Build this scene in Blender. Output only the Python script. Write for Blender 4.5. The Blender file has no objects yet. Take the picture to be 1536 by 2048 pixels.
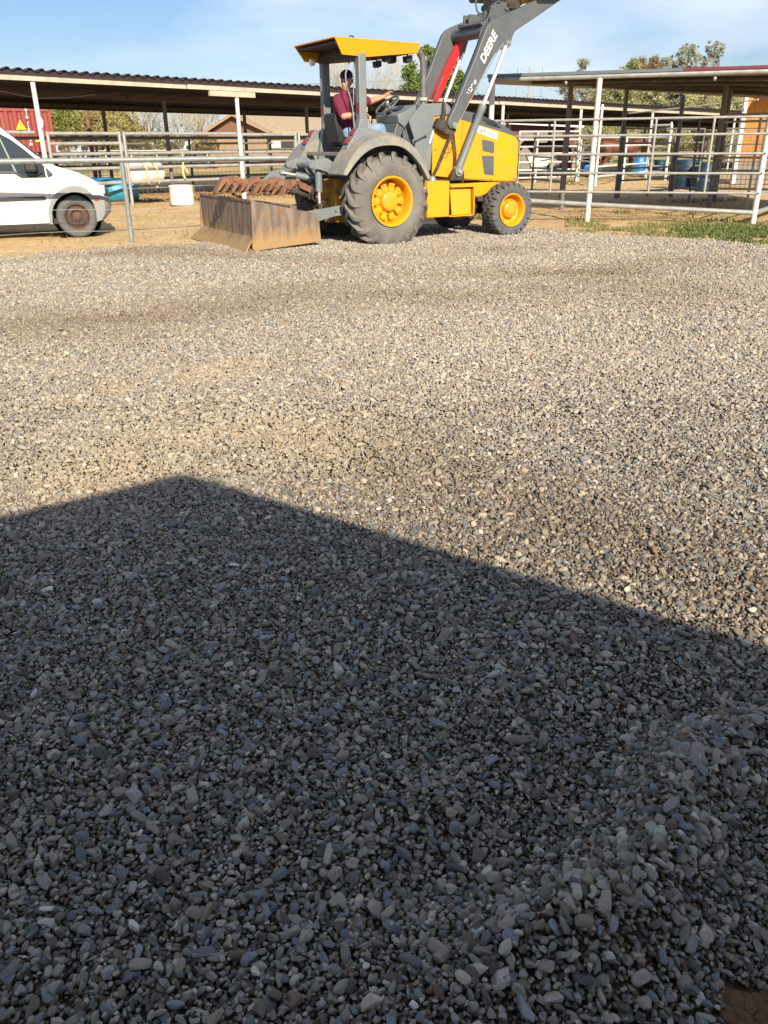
import bpy, math, random
import numpy as np
from mathutils import Vector, Matrix, noise as mnoise
R = math.radians
S = bpy.context.scene
COL = S.collection
rng = np.random.default_rng(7)
random.seed(7)

# ------------------------------------------------------------ camera
CAM_H = 1.38
PITCH = R(24.4); ROLL = R(0.5); FPX = 1620.0
cam_d = bpy.data.cameras.new('camera'); cam = bpy.data.objects.new('camera', cam_d); COL.objects.link(cam)
cam_d.sensor_fit = 'VERTICAL'; cam_d.sensor_height = 36.0; cam_d.sensor_width = 27.0
cam_d.lens = FPX / 2048 * 36.0
cam_d.clip_start = 0.05; cam_d.clip_end = 3000
fwv = Vector((0, math.cos(PITCH), -math.sin(PITCH))); up0 = Vector((0, math.sin(PITCH), math.cos(PITCH))); r0 = Vector((1, 0, 0))
rv = r0 * math.cos(ROLL) - up0 * math.sin(ROLL); uv_ = up0 * math.cos(ROLL) + r0 * math.sin(ROLL)
cam.matrix_world = Matrix(((rv.x, uv_.x, -fwv.x, 0), (rv.y, uv_.y, -fwv.y, 0), (rv.z, uv_.z, -fwv.z, CAM_H), (0, 0, 0, 1)))
S.camera = cam
# ------------------------------------------------------------ world
SUN_EL = R(28); SUN_AZ = R(164)
sunv = Vector((math.sin(SUN_AZ) * math.cos(SUN_EL), math.cos(SUN_AZ) * math.cos(SUN_EL), math.sin(SUN_EL)))
w = bpy.data.worlds.new('World'); S.world = w; w.use_nodes = True
nt = w.node_tree; nt.nodes.clear()
def N(nt, t, **k):
    n = nt.nodes.new(t)
    for a, b in k.items(): setattr(n, a, b)
    return n
out = N(nt, 'ShaderNodeOutputWorld'); bg = N(nt, 'ShaderNodeBackground'); sky = N(nt, 'ShaderNodeTexSky')
sky.sky_type = 'NISHITA'; sky.sun_disc = False; sky.sun_elevation = SUN_EL; sky.sun_rotation = SUN_AZ
sky.air_density = 1.0; sky.dust_density = 0.6; sky.ozone_density = 1.6
tc = N(nt, 'ShaderNodeTexCoord'); mp = N(nt, 'ShaderNodeMapping'); mp.inputs['Scale'].default_value = (1.3, 1.8, 5.5); mp.inputs['Rotation'].default_value = (0, R(12), R(20))
nz = N(nt, 'ShaderNodeTexNoise'); nz.inputs['Scale'].default_value = 2.2; nz.inputs['Detail'].default_value = 7; nz.inputs['Roughness'].default_value = 0.52
rp = N(nt, 'ShaderNodeValToRGB'); rp.color_ramp.elements[0].position = 0.40; rp.color_ramp.elements[1].position = 0.66
rp.color_ramp.elements[1].color = (0.75, 0.75, 0.75, 1)
mx = N(nt, 'ShaderNodeMix', data_type='RGBA'); mx.inputs[7].default_value = (9.6, 10.6, 12.2, 1)
L = nt.links.new
L(tc.outputs['Generated'], mp.inputs[0]); L(mp.outputs[0], nz.inputs['Vector']); L(nz.outputs[0], rp.inputs[0])
L(rp.outputs[0], mx.inputs[0]); tn = N(nt, 'ShaderNodeVectorMath', operation='MULTIPLY'); tn.inputs[1].default_value = (0.86, 0.98, 1.22); L(sky.outputs[0], tn.inputs[0]); L(tn.outputs[0], mx.inputs[6]); L(mx.outputs[2], bg.inputs[0]); L(bg.outputs[0], out.inputs[0])
bg.inputs[1].default_value = 0.063
sd = bpy.data.lights.new('sun', 'SUN'); sd.energy = 5.0; sd.angle = R(0.55); sd.color = (1.0, 0.895, 0.71)
so = bpy.data.objects.new('sun', sd); COL.objects.link(so); so.rotation_euler = sunv.to_track_quat('Z', 'Y').to_euler(); so.location = (5, -10, 12)
S.view_settings.view_transform = 'Standard'; S.view_settings.look = 'None'; S.view_settings.exposure = 0.60; S.view_settings.gamma = 1.0
S.cycles.max_bounces = 6; S.cycles.diffuse_bounces = 3; S.cycles.use_denoising = True

# ------------------------------------------------------------ materials
def mat(name, col, rough=0.6, col2=None, nscale=6.0, thr=(0.4, 0.65), metal=0.0, bump=0.0, bscale=60.0, spec=0.5, col3=None, n3=1.2, thr3=(0.55, 0.7), coords='Object', stretch=(1, 1, 1)):
    m = bpy.data.materials.new(name); m.use_nodes = True; t = m.node_tree; b = t.nodes['Principled BSDF']; l = t.links.new
    b.inputs['Roughness'].default_value = rough; b.inputs['Metallic'].default_value = metal
    b.inputs['Specular IOR Level'].default_value = spec
    b.inputs['Base Color'].default_value = (*col, 1)
    tcn = N(t, 'ShaderNodeTexCoord'); mpn = N(t, 'ShaderNodeMapping'); mpn.inputs['Scale'].default_value = stretch; l(tcn.outputs[coords], mpn.inputs[0])
    last = None
    def layer(prev, colr, sc, th, det=8):
        nn = N(t, 'ShaderNodeTexNoise'); nn.inputs['Scale'].default_value = sc; nn.inputs['Detail'].default_value = det; nn.inputs['Roughness'].default_value = 0.62
        l(mpn.outputs[0], nn.inputs['Vector'])
        mr = N(t, 'ShaderNodeMapRange'); mr.inputs[1].default_value = th[0]; mr.inputs[2].default_value = th[1]; l(nn.outputs[0], mr.inputs[0])
        mxn = N(t, 'ShaderNodeMix', data_type='RGBA'); l(mr.outputs[0], mxn.inputs[0])
        if prev is None: mxn.inputs[6].default_value = (*col, 1)
        else: l(prev, mxn.inputs[6])
        mxn.inputs[7].default_value = (*colr, 1)
        return mxn.outputs[2]
    if col2: last = layer(None, col2, nscale, thr)
    if col3: last = layer(last, col3, n3, thr3)
    if last is not None: l(last, b.inputs['Base Color'])
    if bump:
        nb = N(t, 'ShaderNodeTexNoise'); nb.inputs['Scale'].default_value = bscale; nb.inputs['Detail'].default_value = 6; l(mpn.outputs[0], nb.inputs['Vector'])
        bp = N(t, 'ShaderNodeBump'); bp.inputs['Strength'].default_value = bump; bp.inputs['Distance'].default_value = 0.02; l(nb.outputs[0], bp.inputs['Height']); l(bp.outputs[0], b.inputs['Normal'])
    return m

M = {}
M['yellow'] = mat('yellow_paint', (0.78, 0.335, 0.005), 0.42, (0.68, 0.31, 0.02), 2.5, (0.42, 0.62), col3=(0.46, 0.30, 0.11), n3=7, thr3=(0.58, 0.80), bump=0.03, bscale=30)
M['yellowdirty'] = mat('yellow_paint_dusty', (0.62, 0.33, 0.03), 0.6, (0.30, 0.19, 0.07), 7, (0.45, 0.62), col3=(0.10, 0.07, 0.045), n3=12, thr3=(0.6, 0.72), bump=0.1)
M['grey'] = mat('grey_paint', (0.155, 0.180, 0.195), 0.48, (0.20, 0.205, 0.20), 3, (0.4, 0.7), col3=(0.30, 0.26, 0.20), n3=8, thr3=(0.62, 0.82), bump=0.03, bscale=40)
M['greydusty'] = mat('grey_paint_dusty', (0.185, 0.195, 0.19), 0.65, (0.33, 0.28, 0.21), 4, (0.38, 0.66), bump=0.05, bscale=50)
M['dgrey'] = mat('loader_grey', (0.085, 0.095, 0.105), 0.45, (0.115, 0.12, 0.125), 3, (0.4, 0.7), col3=(0.20, 0.17, 0.13), n3=7, thr3=(0.66, 0.85), bump=0.03, bscale=40)
M['black'] = mat('black_rubber', (0.018, 0.018, 0.02), 0.55, (0.05, 0.045, 0.04), 10, (0.5, 0.8))
M['dark'] = mat('dark_machinery', (0.030, 0.027, 0.025), 0.7, (0.11, 0.08, 0.05), 9, (0.45, 0.75), bump=0.15)
M['tyre'] = mat('dusty_tyre', (0.115, 0.112, 0.105), 0.9, (0.235, 0.212, 0.172), 3.5, (0.36, 0.62), col3=(0.13, 0.125, 0.118), n3=14, thr3=(0.4, 0.7), bump=0.12, bscale=60)
M['tyre2'] = mat('dark_tyre', (0.090, 0.092, 0.095), 0.8, (0.14, 0.13, 0.115), 6, (0.42, 0.7), bump=0.1)
M['treadtop'] = mat('worn_tread', (0.17, 0.14, 0.115), 0.9, (0.10, 0.095, 0.09), 8, (0.4, 0.7), bump=0.1)
M['chrome'] = mat('chrome_rod', (0.93, 0.93, 0.96), 0.30, metal=0.75, spec=1.0)
M['red'] = mat('red_paint', (0.62, 0.015, 0.025), 0.4, (0.5, 0.02, 0.02), 5)
M['lens'] = mat('red_lens', (0.24, 0.022, 0.018), 0.3)
M['rust'] = mat('rusty_steel', (0.19, 0.082, 0.045), 0.85, (0.27, 0.145, 0.08), 7, (0.4, 0.65), col3=(0.09, 0.045, 0.03), n3=10, thr3=(0.5, 0.75), bump=0.3, bscale=50)
M['rope'] = mat('yellow_rope', (0.62, 0.50, 0.22), 0.8)
M['orange'] = mat('orange_knob', (0.85, 0.13, 0.01), 0.4)
M['galv'] = mat('galvanised_pipe', (0.40, 0.395, 0.38), 0.45, (0.28, 0.27, 0.25), 7, (0.42, 0.7), metal=0.25, col3=(0.30, 0.17, 0.10), n3=5, thr3=(0.70, 0.84), bump=0.03)
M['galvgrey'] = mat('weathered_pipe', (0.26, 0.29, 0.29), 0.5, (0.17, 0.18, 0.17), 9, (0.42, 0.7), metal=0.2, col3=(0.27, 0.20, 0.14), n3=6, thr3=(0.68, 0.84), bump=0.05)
M['white_paint'] = mat('white_painted_pipe', (0.64, 0.63, 0.61), 0.45, (0.48, 0.46, 0.42), 8, (0.5, 0.75), col3=(0.33, 0.18, 0.10), n3=6, thr3=(0.72, 0.86))
M['greypost'] = mat('grey_post', (0.17, 0.165, 0.17), 0.5, (0.12, 0.115, 0.11), 6)  # also for galvanised rails whose shade is put into this darker grey
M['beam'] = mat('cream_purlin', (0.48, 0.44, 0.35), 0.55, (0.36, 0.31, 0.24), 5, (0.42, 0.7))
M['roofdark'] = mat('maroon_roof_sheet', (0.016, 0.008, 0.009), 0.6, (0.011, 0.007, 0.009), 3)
M['purlinshade'] = mat('shaded_purlin', (0.10, 0.08, 0.06), 0.7, (0.07, 0.055, 0.04), 5)  # cream purlin darkened in colour to stand for shade under the roofs
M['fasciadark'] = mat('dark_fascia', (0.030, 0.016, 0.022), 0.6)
M['roofgrey'] = mat('grey_roof_sheet', (0.23, 0.20, 0.17), 0.5, (0.17, 0.15, 0.13), 2, metal=0.2)
M['roofedge'] = mat('grey_roof_flashing', (0.17, 0.21, 0.24), 0.4, (0.13, 0.16, 0.18), 2, metal=0.3)
M['maroon'] = mat('maroon_flashing', (0.14, 0.020, 0.030), 0.5)
M['vanwhite'] = mat('white_car_paint', (0.74, 0.74, 0.71), 0.28, (0.66, 0.64, 0.58), 1.8, (0.5, 0.8), col3=(0.50, 0.44, 0.34), n3=5, thr3=(0.70, 0.95))
M['vangrey'] = mat('grey_bumper_plastic', (0.21, 0.235, 0.235), 0.6, (0.25, 0.26, 0.245), 5)
M['vandark'] = mat('dark_trim', (0.022, 0.025, 0.035), 0.55)
M['seam'] = mat('door_gap', (0.10, 0.10, 0.10), 0.8)
M['blue'] = mat('blue_plastic', (0.008, 0.13, 0.40), 0.42, (0.04, 0.27, 0.50), 5, (0.4, 0.7), col3=(0.22, 0.27, 0.28), n3=4, thr3=(0.62, 0.85))
M['teal'] = mat('teal_plastic', (0.015, 0.27, 0.42), 0.45, (0.10, 0.33, 0.42), 5, (0.4, 0.7))
M['darkblueshade'] = mat('shaded_dark_blue_plastic', (0.006, 0.030, 0.062), 0.6, (0.010, 0.040, 0.060), 5)  # canopy shade on the two large tanks is put into this blue
M['whitepl'] = mat('white_plastic', (0.76, 0.74, 0.68), 0.5, (0.60, 0.55, 0.45), 6, (0.5, 0.8))
M['container'] = mat('red_container', (0.24, 0.035, 0.03), 0.6, (0.30, 0.07, 0.045), 1.6, (0.4, 0.7), col3=(0.16, 0.04, 0.03), n3=5, thr3=(0.6, 0.85), stretch=(1, 1, 0.25))
M['signyellow'] = mat('yellow_sign', (0.85, 0.55, 0.01), 0.5)
M['textwhite'] = mat('white_lettering', (0.82, 0.82, 0.80), 0.5)
M['textdark'] = mat('dark_lettering', (0.03, 0.03, 0.035), 0.6)
M['textred'] = mat('faded_red_lettering', (0.40, 0.10, 0.08), 0.6)
M['housewall'] = mat('tan_stucco', (0.30, 0.215, 0.14), 0.85, (0.26, 0.18, 0.115), 3)
M['housegable'] = mat('brown_gable', (0.17, 0.085, 0.06), 0.8, (0.19, 0.08, 0.06), 3)
M['fasciabrown'] = mat('brown_fascia', (0.30, 0.19, 0.12), 0.7)
M['shingle'] = mat('tan_shingles', (0.42, 0.33, 0.22), 0.9, (0.33, 0.25, 0.16), 8, (0.4, 0.6), bump=0.4, bscale=20)
M['siding'] = mat('pale_siding', (0.60, 0.66, 0.68), 0.6, (0.54, 0.60, 0.63), 2)
M['orangewall'] = mat('orange_plywood', (0.50, 0.20, 0.02), 0.7, (0.34, 0.12, 0.02), 9, (0.4, 0.65), stretch=(1, 1, 0.3))
M['skin'] = mat('skin', (0.47, 0.25, 0.15), 0.55, (0.40, 0.20, 0.12), 12)
M['shirt'] = mat('maroon_cotton', (0.17, 0.018, 0.055), 0.85, (0.13, 0.012, 0.04), 9, bump=0.3, bscale=18)
M['jeans'] = mat('light_denim', (0.22, 0.33, 0.45), 0.85, (0.15, 0.24, 0.35), 10, bump=0.3, bscale=20)
M['cap'] = mat('navy_cap', (0.012, 0.014, 0.045), 0.8)
M['horse'] = mat('chestnut_coat', (0.15, 0.042, 0.024), 0.55, (0.10, 0.03, 0.018), 4)
M['horse2'] = mat('dark_bay_coat', (0.11, 0.040, 0.025), 0.5, (0.07, 0.028, 0.02), 4)
M['mane'] = mat('dark_hair', (0.025, 0.015, 0.012), 0.8)
M['bark'] = mat('grey_bark', (0.20, 0.16, 0.12), 0.9, (0.12, 0.095, 0.07), 8)
M['twig'] = mat('bare_twig', (0.42, 0.38, 0.31), 0.9)
M['wood'] = mat('stained_wood', (0.20, 0.09, 0.045), 0.8, (0.13, 0.06, 0.03), 5)
M['whitefar'] = mat('white_panel', (0.66, 0.66, 0.64), 0.6, (0.5, 0.5, 0.48), 2)
M['stuccofar'] = mat('stable_wall', (0.24, 0.20, 0.16), 0.85, (0.20, 0.165, 0.13), 2)

def glass_mat():
    m = bpy.data.materials.new('dark_car_glass'); m.use_nodes = True; t = m.node_tree; b = t.nodes['Principled BSDF']
    b.inputs['Base Color'].default_value = (0.028, 0.038, 0.042, 1); b.inputs['Roughness'].default_value = 0.08; b.inputs['Specular IOR Level'].default_value = 0.5
    return m
M['glass'] = glass_mat()

# rusty, dusty blade steel: rust near the edges, tan dirt on the lower part
def blade_mat(name, zlo, zhi, rusty=0.3):
    m = bpy.data.materials.new(name); m.use_nodes = True; t = m.node_tree; b = t.nodes['Principled BSDF']; l = t.links.new
    b.inputs['Roughness'].default_value = 0.6; b.inputs['Metallic'].default_value = 0.12
    tcn = N(t, 'ShaderNodeTexCoord'); sp = N(t, 'ShaderNodeSeparateXYZ'); l(tcn.outputs['Object'], sp.inputs[0])
    n1 = N(t, 'ShaderNodeTexNoise'); n1.inputs['Scale'].default_value = 5; n1.inputs['Detail'].default_value = 8
    mp1 = N(t, 'ShaderNodeMapping'); mp1.inputs['Scale'].default_value = (2.2, 2.2, 0.5); l(tcn.outputs['Object'], mp1.inputs[0]); l(mp1.outputs[0], n1.inputs['Vector'])
    n2 = N(t, 'ShaderNodeTexNoise'); n2.inputs['Scale'].default_value = 7; n2.inputs['Detail'].default_value = 10; l(tcn.outputs['Object'], n2.inputs['Vector'])
    base = N(t, 'ShaderNodeMix', data_type='RGBA'); base.inputs[6].default_value = (0.14, 0.105, 0.085, 1); base.inputs[7].default_value = (0.26, 0.195, 0.14, 1)
    mr0 = N(t, 'ShaderNodeMapRange'); mr0.inputs[1].default_value = .42; mr0.inputs[2].default_value = .62; l(n1.outputs[0], mr0.inputs[0]); l(mr0.outputs[0], base.inputs[0])
    # dirt on the lower part (mud line)
    ad = N(t, 'ShaderNodeMath', operation='MULTIPLY_ADD'); l(n1.outputs[0], ad.inputs[0]); ad.inputs[1].default_value = -0.32; l(sp.outputs[2], ad.inputs[2])
    mr = N(t, 'ShaderNodeMapRange'); mr.inputs[1].default_value = zhi - .16; mr.inputs[2].default_value = zlo - .16; l(ad.outputs[0], mr.inputs[0])
    m1 = N(t, 'ShaderNodeMix', data_type='RGBA'); l(mr.outputs[0], m1.inputs[0]); l(base.outputs[2], m1.inputs[6]); m1.inputs[7].default_value = (0.35, 0.225, 0.10, 1)
    # rust patches
    mr2 = N(t, 'ShaderNodeMapRange'); mr2.inputs[1].default_value = .56; mr2.inputs[2].default_value = .78; l(n2.outputs[0], mr2.inputs[0])
    m2 = N(t, 'ShaderNodeMix', data_type='RGBA'); l(mr2.outputs[0], m2.inputs[0]); l(m1.outputs[2], m2.inputs[6]); m2.inputs[7].default_value = (0.30, 0.12, 0.035, 1)
    l(m2.outputs[2], b.inputs['Base Color'])
    bp = N(t, 'ShaderNodeBump'); bp.inputs['Strength'].default_value = .15; bp.inputs['Distance'].default_value = .01; l(n2.outputs[0], bp.inputs['Height']); l(bp.outputs[0], b.inputs['Normal'])
    return m
M['blade'] = blade_mat('worn_blade_steel', .10, .30, .1)
M['bladeside'] = blade_mat('rusty_blade_side', .16, .36, .35)
M['rustedge'] = mat('orange_rust', (.40, .17, .045), .85, (.27, .17, .11), 8, (.45, .62))

def attr_mat(name, rough=0.8, inst=True, trans=0.0, spec=0.3, bump=0.0, mottled=0.0):
    m = bpy.data.materials.new(name); m.use_nodes = True; t = m.node_tree; b = t.nodes['Principled BSDF']; l = t.links.new
    a = N(t, 'ShaderNodeAttribute'); a.attribute_name = 'tint'; a.attribute_type = 'INSTANCER' if inst else 'GEOMETRY'
    b.inputs['Roughness'].default_value = rough; b.inputs['Specular IOR Level'].default_value = spec
    src = a.outputs['Color']
    if mottled:
        tcn = N(t, 'ShaderNodeTexCoord'); nn = N(t, 'ShaderNodeTexNoise'); nn.inputs['Scale'].default_value = 2.3; nn.inputs['Detail'].default_value = 8; nn.inputs['Roughness'].default_value = .75
        l(tcn.outputs['Object'], nn.inputs['Vector'])
        mr = N(t, 'ShaderNodeMapRange'); mr.inputs[1].default_value = .3; mr.inputs[2].default_value = .7; mr.inputs[3].default_value = 1 - mottled; mr.inputs[4].default_value = 1 + mottled; l(nn.outputs[0], mr.inputs[0])
        vm = N(t, 'ShaderNodeVectorMath', operation='SCALE'); l(src, vm.inputs[0]); l(mr.outputs[0], vm.inputs['Scale']); src = vm.outputs[0]
    l(src, b.inputs['Base Color'])
    if trans:
        o = t.nodes['Material Output']; tr = N(t, 'ShaderNodeBsdfTranslucent'); l(src, tr.inputs[0]); ms = N(t, 'ShaderNodeMixShader'); ms.inputs[0].default_value = trans
        l(b.outputs[0], ms.inputs[1]); l(tr.outputs[0], ms.inputs[2]); l(ms.outputs[0], o.inputs[0])
    return m
M['stone'] = attr_mat('river_gravel', 0.75, True, mottled=0.22)
M['leaf'] = attr_mat('leaves', 0.6, False, 0.35)

# ------------------------------------------------------------ mesh helpers
def frame(d):
    d = Vector(d).normalized(); a = Vector((0, 0, 1)) if abs(d.z) < 0.9 else Vector((1, 0, 0))
    u = d.cross(a).normalized(); return u, d.cross(u).normalized()
class MB:
    def __init__(s): s.v = []; s.f = []; s.mi = []; s.cur = 0
    def add(s, v, f):
        o = len(s.v); s.v += [tuple(p) for p in v]; s.f += [tuple(i + o for i in q) for q in f]; s.mi += [s.cur] * len(f); return s
    def box(s, a, b, m=None):
        (x0, y0, z0), (x1, y1, z1) = a, b
        v = [Vector((x, y, z)) for z in (z0, z1) for x, y in ((x0, y0), (x1, y0), (x1, y1), (x0, y1))]
        if m is not None: v = [m @ p for p in v]
        return s.add(v, [(3, 2, 1, 0), (4, 5, 6, 7), (0, 1, 5, 4), (1, 2, 6, 5), (2, 3, 7, 6), (3, 0, 4, 7)])
    def tube(s, path, r, n=12, caps=True):
        P = [Vector(p) for p in path]; k = len(P); rs = r if hasattr(r, '__len__') else [r] * k
        vs = []; u = None
        for i, p in enumerate(P):
            d = (P[min(i + 1, k - 1)] - P[max(i - 1, 0)]).normalized()
            if u is None: u, w_ = frame(d)
            else:
                u = (u - d * u.dot(d)).normalized()
            w_ = d.cross(u)
            for j in range(n):
                a = 2 * math.pi * j / n; vs.append(p + (u * math.cos(a) + w_ * math.sin(a)) * rs[i])
        f = [(i * n + j, i * n + (j + 1) % n, (i + 1) * n + (j + 1) % n, (i + 1) * n + j) for i in range(k - 1) for j in range(n)]
        if caps: f += [tuple(range(n - 1, -1, -1)), tuple((k - 1) * n + j for j in range(n))]
        return s.add(vs, f)
    def prism(s, poly, a, b, ax='y', shrink=0.0):
        # poly in the two other axes (x,z for ax y)
        def mk(p, t): return {'y': (p[0], t, p[1]), 'x': (t, p[0], p[1]), 'z': (p[0], p[1], t)}[ax]
        n = len(poly); v = [mk(p, a) for p in poly] + [mk(p, b) for p in poly]
        ar = sum(poly[i][0] * poly[(i + 1) % n][1] - poly[(i + 1) % n][0] * poly[i][1] for i in range(n))
        f = [tuple(range(n)), tuple(range(2 * n - 1, n - 1, -1))] + [(i + n, (i + 1) % n + n, (i + 1) % n, i) for i in range(n)]
        return s.add(v, f)
    def cyl(s, a, b, ra, rb=None, n=16): return s.tube([a, b], [ra, ra if rb is None else rb], n)
    def lathe(s, prof, c=(0, 0, 0), ax='y', n=48, closed=False):
        # prof: (axial, radius)
        vs = []; k = len(prof)
        for a_, r_ in prof:
            for j in range(n):
                t = 2 * math.pi * j / n; x, z = r_ * math.cos(t), r_ * math.sin(t)
                p = {'y': (x, a_, z), 'z': (x, z, a_), 'x': (a_, x, z)}[ax]; vs.append((p[0] + c[0], p[1] + c[1], p[2] + c[2]))
        kk = k if closed else k - 1
        f = [(i * n + j, i * n + (j + 1) % n, ((i + 1) % k) * n + (j + 1) % n, ((i + 1) % k) * n + j) for i in range(kk) for j in range(n)]
        return s.add(vs, f)
    def ell(s, c, r, n=14, m=None):
        vs = []; k = n // 2
        for i in range(k + 1):
            ph = math.pi * i / k
            for j in range(n):
                t = 2 * math.pi * j / n; p = Vector((r[0] * math.sin(ph) * math.cos(t), r[1] * math.sin(ph) * math.sin(t), r[2] * math.cos(ph)))
                if m is not None: p = m @ p
                vs.append(p + Vector(c))
        f = [(i * n + j, i * n + (j + 1) % n, (i + 1) * n + (j + 1) % n, (i + 1) * n + j) for i in range(k) for j in range(n)]
        return s.add(vs, f)
    def cap(s, a, b, ra, rb, n=12):
        a = Vector(a); b = Vector(b); s.tube([a, b], [ra, rb], n); s.ell(a, (ra,) * 3, n); s.ell(b, (rb,) * 3, n); return s
    def build(s, name, mt, parent=None, smooth=40, bevel=0.0, flip=False):
        me = bpy.data.meshes.new(name); me.from_pydata([tuple(p) for p in s.v], [], s.f)
        for q in (mt if isinstance(mt, (list, tuple)) else [mt]): me.materials.append(M[q] if isinstance(q, str) else q)
        me.validate()
        import bmesh
        bm = bmesh.new(); bm.from_mesh(me)
        bmesh.ops.remove_doubles(bm, verts=bm.verts, dist=1e-5)
        bmesh.ops.recalc_face_normals(bm, faces=bm.faces); bm.to_mesh(me); bm.free()
        if len(s.mi) == len(me.polygons) and any(s.mi):
            me.polygons.foreach_set('material_index', s.mi)
        if smooth:
            me.polygons.foreach_set('use_smooth', [True] * len(me.polygons)); me.set_sharp_from_angle(angle=R(smooth))
        o = bpy.data.objects.new(name, me); COL.objects.link(o)
        if parent: o.parent = parent
        if bevel:
            b = o.modifiers.new('bevel', 'BEVEL'); b.width = bevel; b.segments = 2; b.limit_method = 'ANGLE'; b.angle_limit = R(30); b.harden_normals = False
        return o
def thing(name, label, cat, loc=(0, 0, 0), rz=0, group=None):
    o = bpy.data.objects.new(name, None); COL.objects.link(o); o.location = loc; o.rotation_euler = (0, 0, rz); o.empty_display_size = 0.2
    o['label'] = label; o['category'] = cat
    if group: o['group'] = group
    return o
def tag(o, label, cat, group=None):
    o['label'] = label; o['category'] = cat
    if group: o['group'] = group
    return o
def struct(o): o['kind'] = 'structure'; return o
def copy_tree(o, parent=None):
    c = o.copy(); COL.objects.link(c); c.parent = parent
    for ch in [x for x in bpy.data.objects if x.parent == o]: copy_tree(ch, c)
    return c
def text_obj(name, txt, size, mt, parent=None, mw=None, extr=0.001, shear=0.0, bold=0.0, sx=1.0):
    cu = bpy.data.curves.new(name, 'FONT'); cu.body = txt; cu.size = size; cu.extrude = extr; cu.shear = shear; cu.offset = bold; cu.align_x = 'CENTER'; cu.align_y = 'CENTER'
    t = bpy.data.objects.new('tmp', cu); COL.objects.link(t); bpy.context.view_layer.update()
    me = bpy.data.meshes.new_from_object(t.evaluated_get(bpy.context.evaluated_depsgraph_get())); bpy.data.objects.remove(t)
    me.materials.clear(); me.materials.append(M[mt]); o = bpy.data.objects.new(name, me); COL.objects.link(o)
    if mw is not None: me.transform(mw @ Matrix.Diagonal((sx, 1, 1, 1)))
    if parent: o.parent = parent
    return o
def ray(px, py): return fwv + rv * ((px - 768) / FPX) + uv_ * ((1024 - py) / FPX)
def G(px, py, z=0.0):
    d = ray(px, py); t = (z - CAM_H) / d.z; return Vector((d.x * t, d.y * t, z))
def AT(px, py, Y):
    d = ray(px, py); t = Y / d.y; return Vector((d.x * t, Y, CAM_H + d.z * t))
def ZAT(px, py, x, y):
    d = ray(px, py); return CAM_H + d.z * math.hypot(x, y) / math.hypot(d.x, d.y)
# ------------------------------------------------------------ ground
def fbm(x, y, seed=0.0, oct=4):
    z = np.zeros_like(x); a = 1.0; f = 1.0; rr = np.random.default_rng(int(seed * 10) + 3)
    for _ in range(oct):
        for _k in range(3):
            th = rr.uniform(0, 6.28); ph = rr.uniform(0, 6.28)
            z += a * np.sin(f * (x * np.cos(th) + y * np.sin(th)) * rr.uniform(.7, 1.3) + ph) / 3
        a *= .55; f *= 2.1
    return z
GP = [(-30, -2), (-30, 0.5)] + [tuple(G(*p)[:2]) for p in ((0, 515), (200, 499), (430, 487), (600, 476))] + [(-.9, 15.0), (.6, 15.9), (1.9, 15.6)] + [tuple(G(*p)[:2]) for p in ((1080, 461), (1180, 467), (1300, 475), (1420, 484), (1536, 494))] + [(7.6, 9.5), (10, 5), (12, -2)]
GPa = np.array(GP)
def sdist(x, y):
    # signed distance to the gravel outline, positive inside
    x = np.asarray(x, float); y = np.asarray(y, float); d = np.full(x.shape, 1e9); ins = np.zeros(x.shape, bool); n = len(GPa)
    for i in range(n):
        ax, ay = GPa[i]; bx, by = GPa[(i + 1) % n]; ex, ey = bx - ax, by - ay
        t = np.clip(((x - ax) * ex + (y - ay) * ey) / (ex * ex + ey * ey), 0, 1); d = np.minimum(d, np.hypot(x - ax - t * ex, y - ay - t * ey))
        c = ((ay > y) != (by > y)) & (x < (bx - ax) * (y - ay) / (by - ay + 1e-12) + ax); ins ^= c
    return np.where(ins, d, -d)
ra, rb = np.array(G(1536, 1490)[:2]), np.array(G(1040, 1930)[:2])
def ridge(x, y):
    ex, ey = rb - ra; Ln = math.hypot(ex, ey); ex, ey = ex / Ln, ey / Ln
    t = (x - ra[0]) * ex + (y - ra[1]) * ey; d = (x - ra[0]) * ey * -1 + (y - ra[1]) * ex
    d = d + .05 * np.sin(t * 7)
    return (.105 * np.exp(-(d / .11) ** 2) - .045 * np.exp(-((d + .24) / .13) ** 2) - .03 * np.exp(-((d - .24) / .12) ** 2)) * (1 / (1 + np.exp((t - Ln * 1.05) / .12))) * np.clip((t + .30) / .35, 0, 1) ** 1.5
def zg(x, y):
    return .012 + .012 * fbm(x * 1.1, y * 1.3, 1, 3) + .006 * fbm(x * 4, y * 5, 2, 3) + ridge(x, y) + .010 * np.sin(y * 3.1 + .5 * np.sin(x * .8)) * np.clip((y - 7) / 4, 0, 1)
def axis(lo, hi, st, far):
    a = np.arange(lo, hi, st); ex = []; g = st; p = hi
    while p < far: ex.append(p); g *= 1.35; p += g
    ex.append(far); en = []; g = st; p = lo
    while p > -far: g *= 1.35; p -= g; en.append(max(p, -far))
    return np.array(en[::-1] + list(a) + ex)
X = axis(-14, 15, .13, 1500); Y = axis(-1, 42, .13, 1500)
XX, YY = np.meshgrid(X, Y)
near = np.clip(1 - (np.maximum(np.abs(XX) - 14, 0) + np.maximum(YY - 40, 0) + np.maximum(-YY - 1, 0)) / 6, 0, 1)
ZZ = (.018 * fbm(XX * 1.7, YY * 1.7, 5, 4) + .012 * fbm(XX * 6, YY * 6, 6, 3)) * near - .008
sg = sdist(XX, YY); ZZ = np.where(sg > .35, -.06, ZZ)
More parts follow.
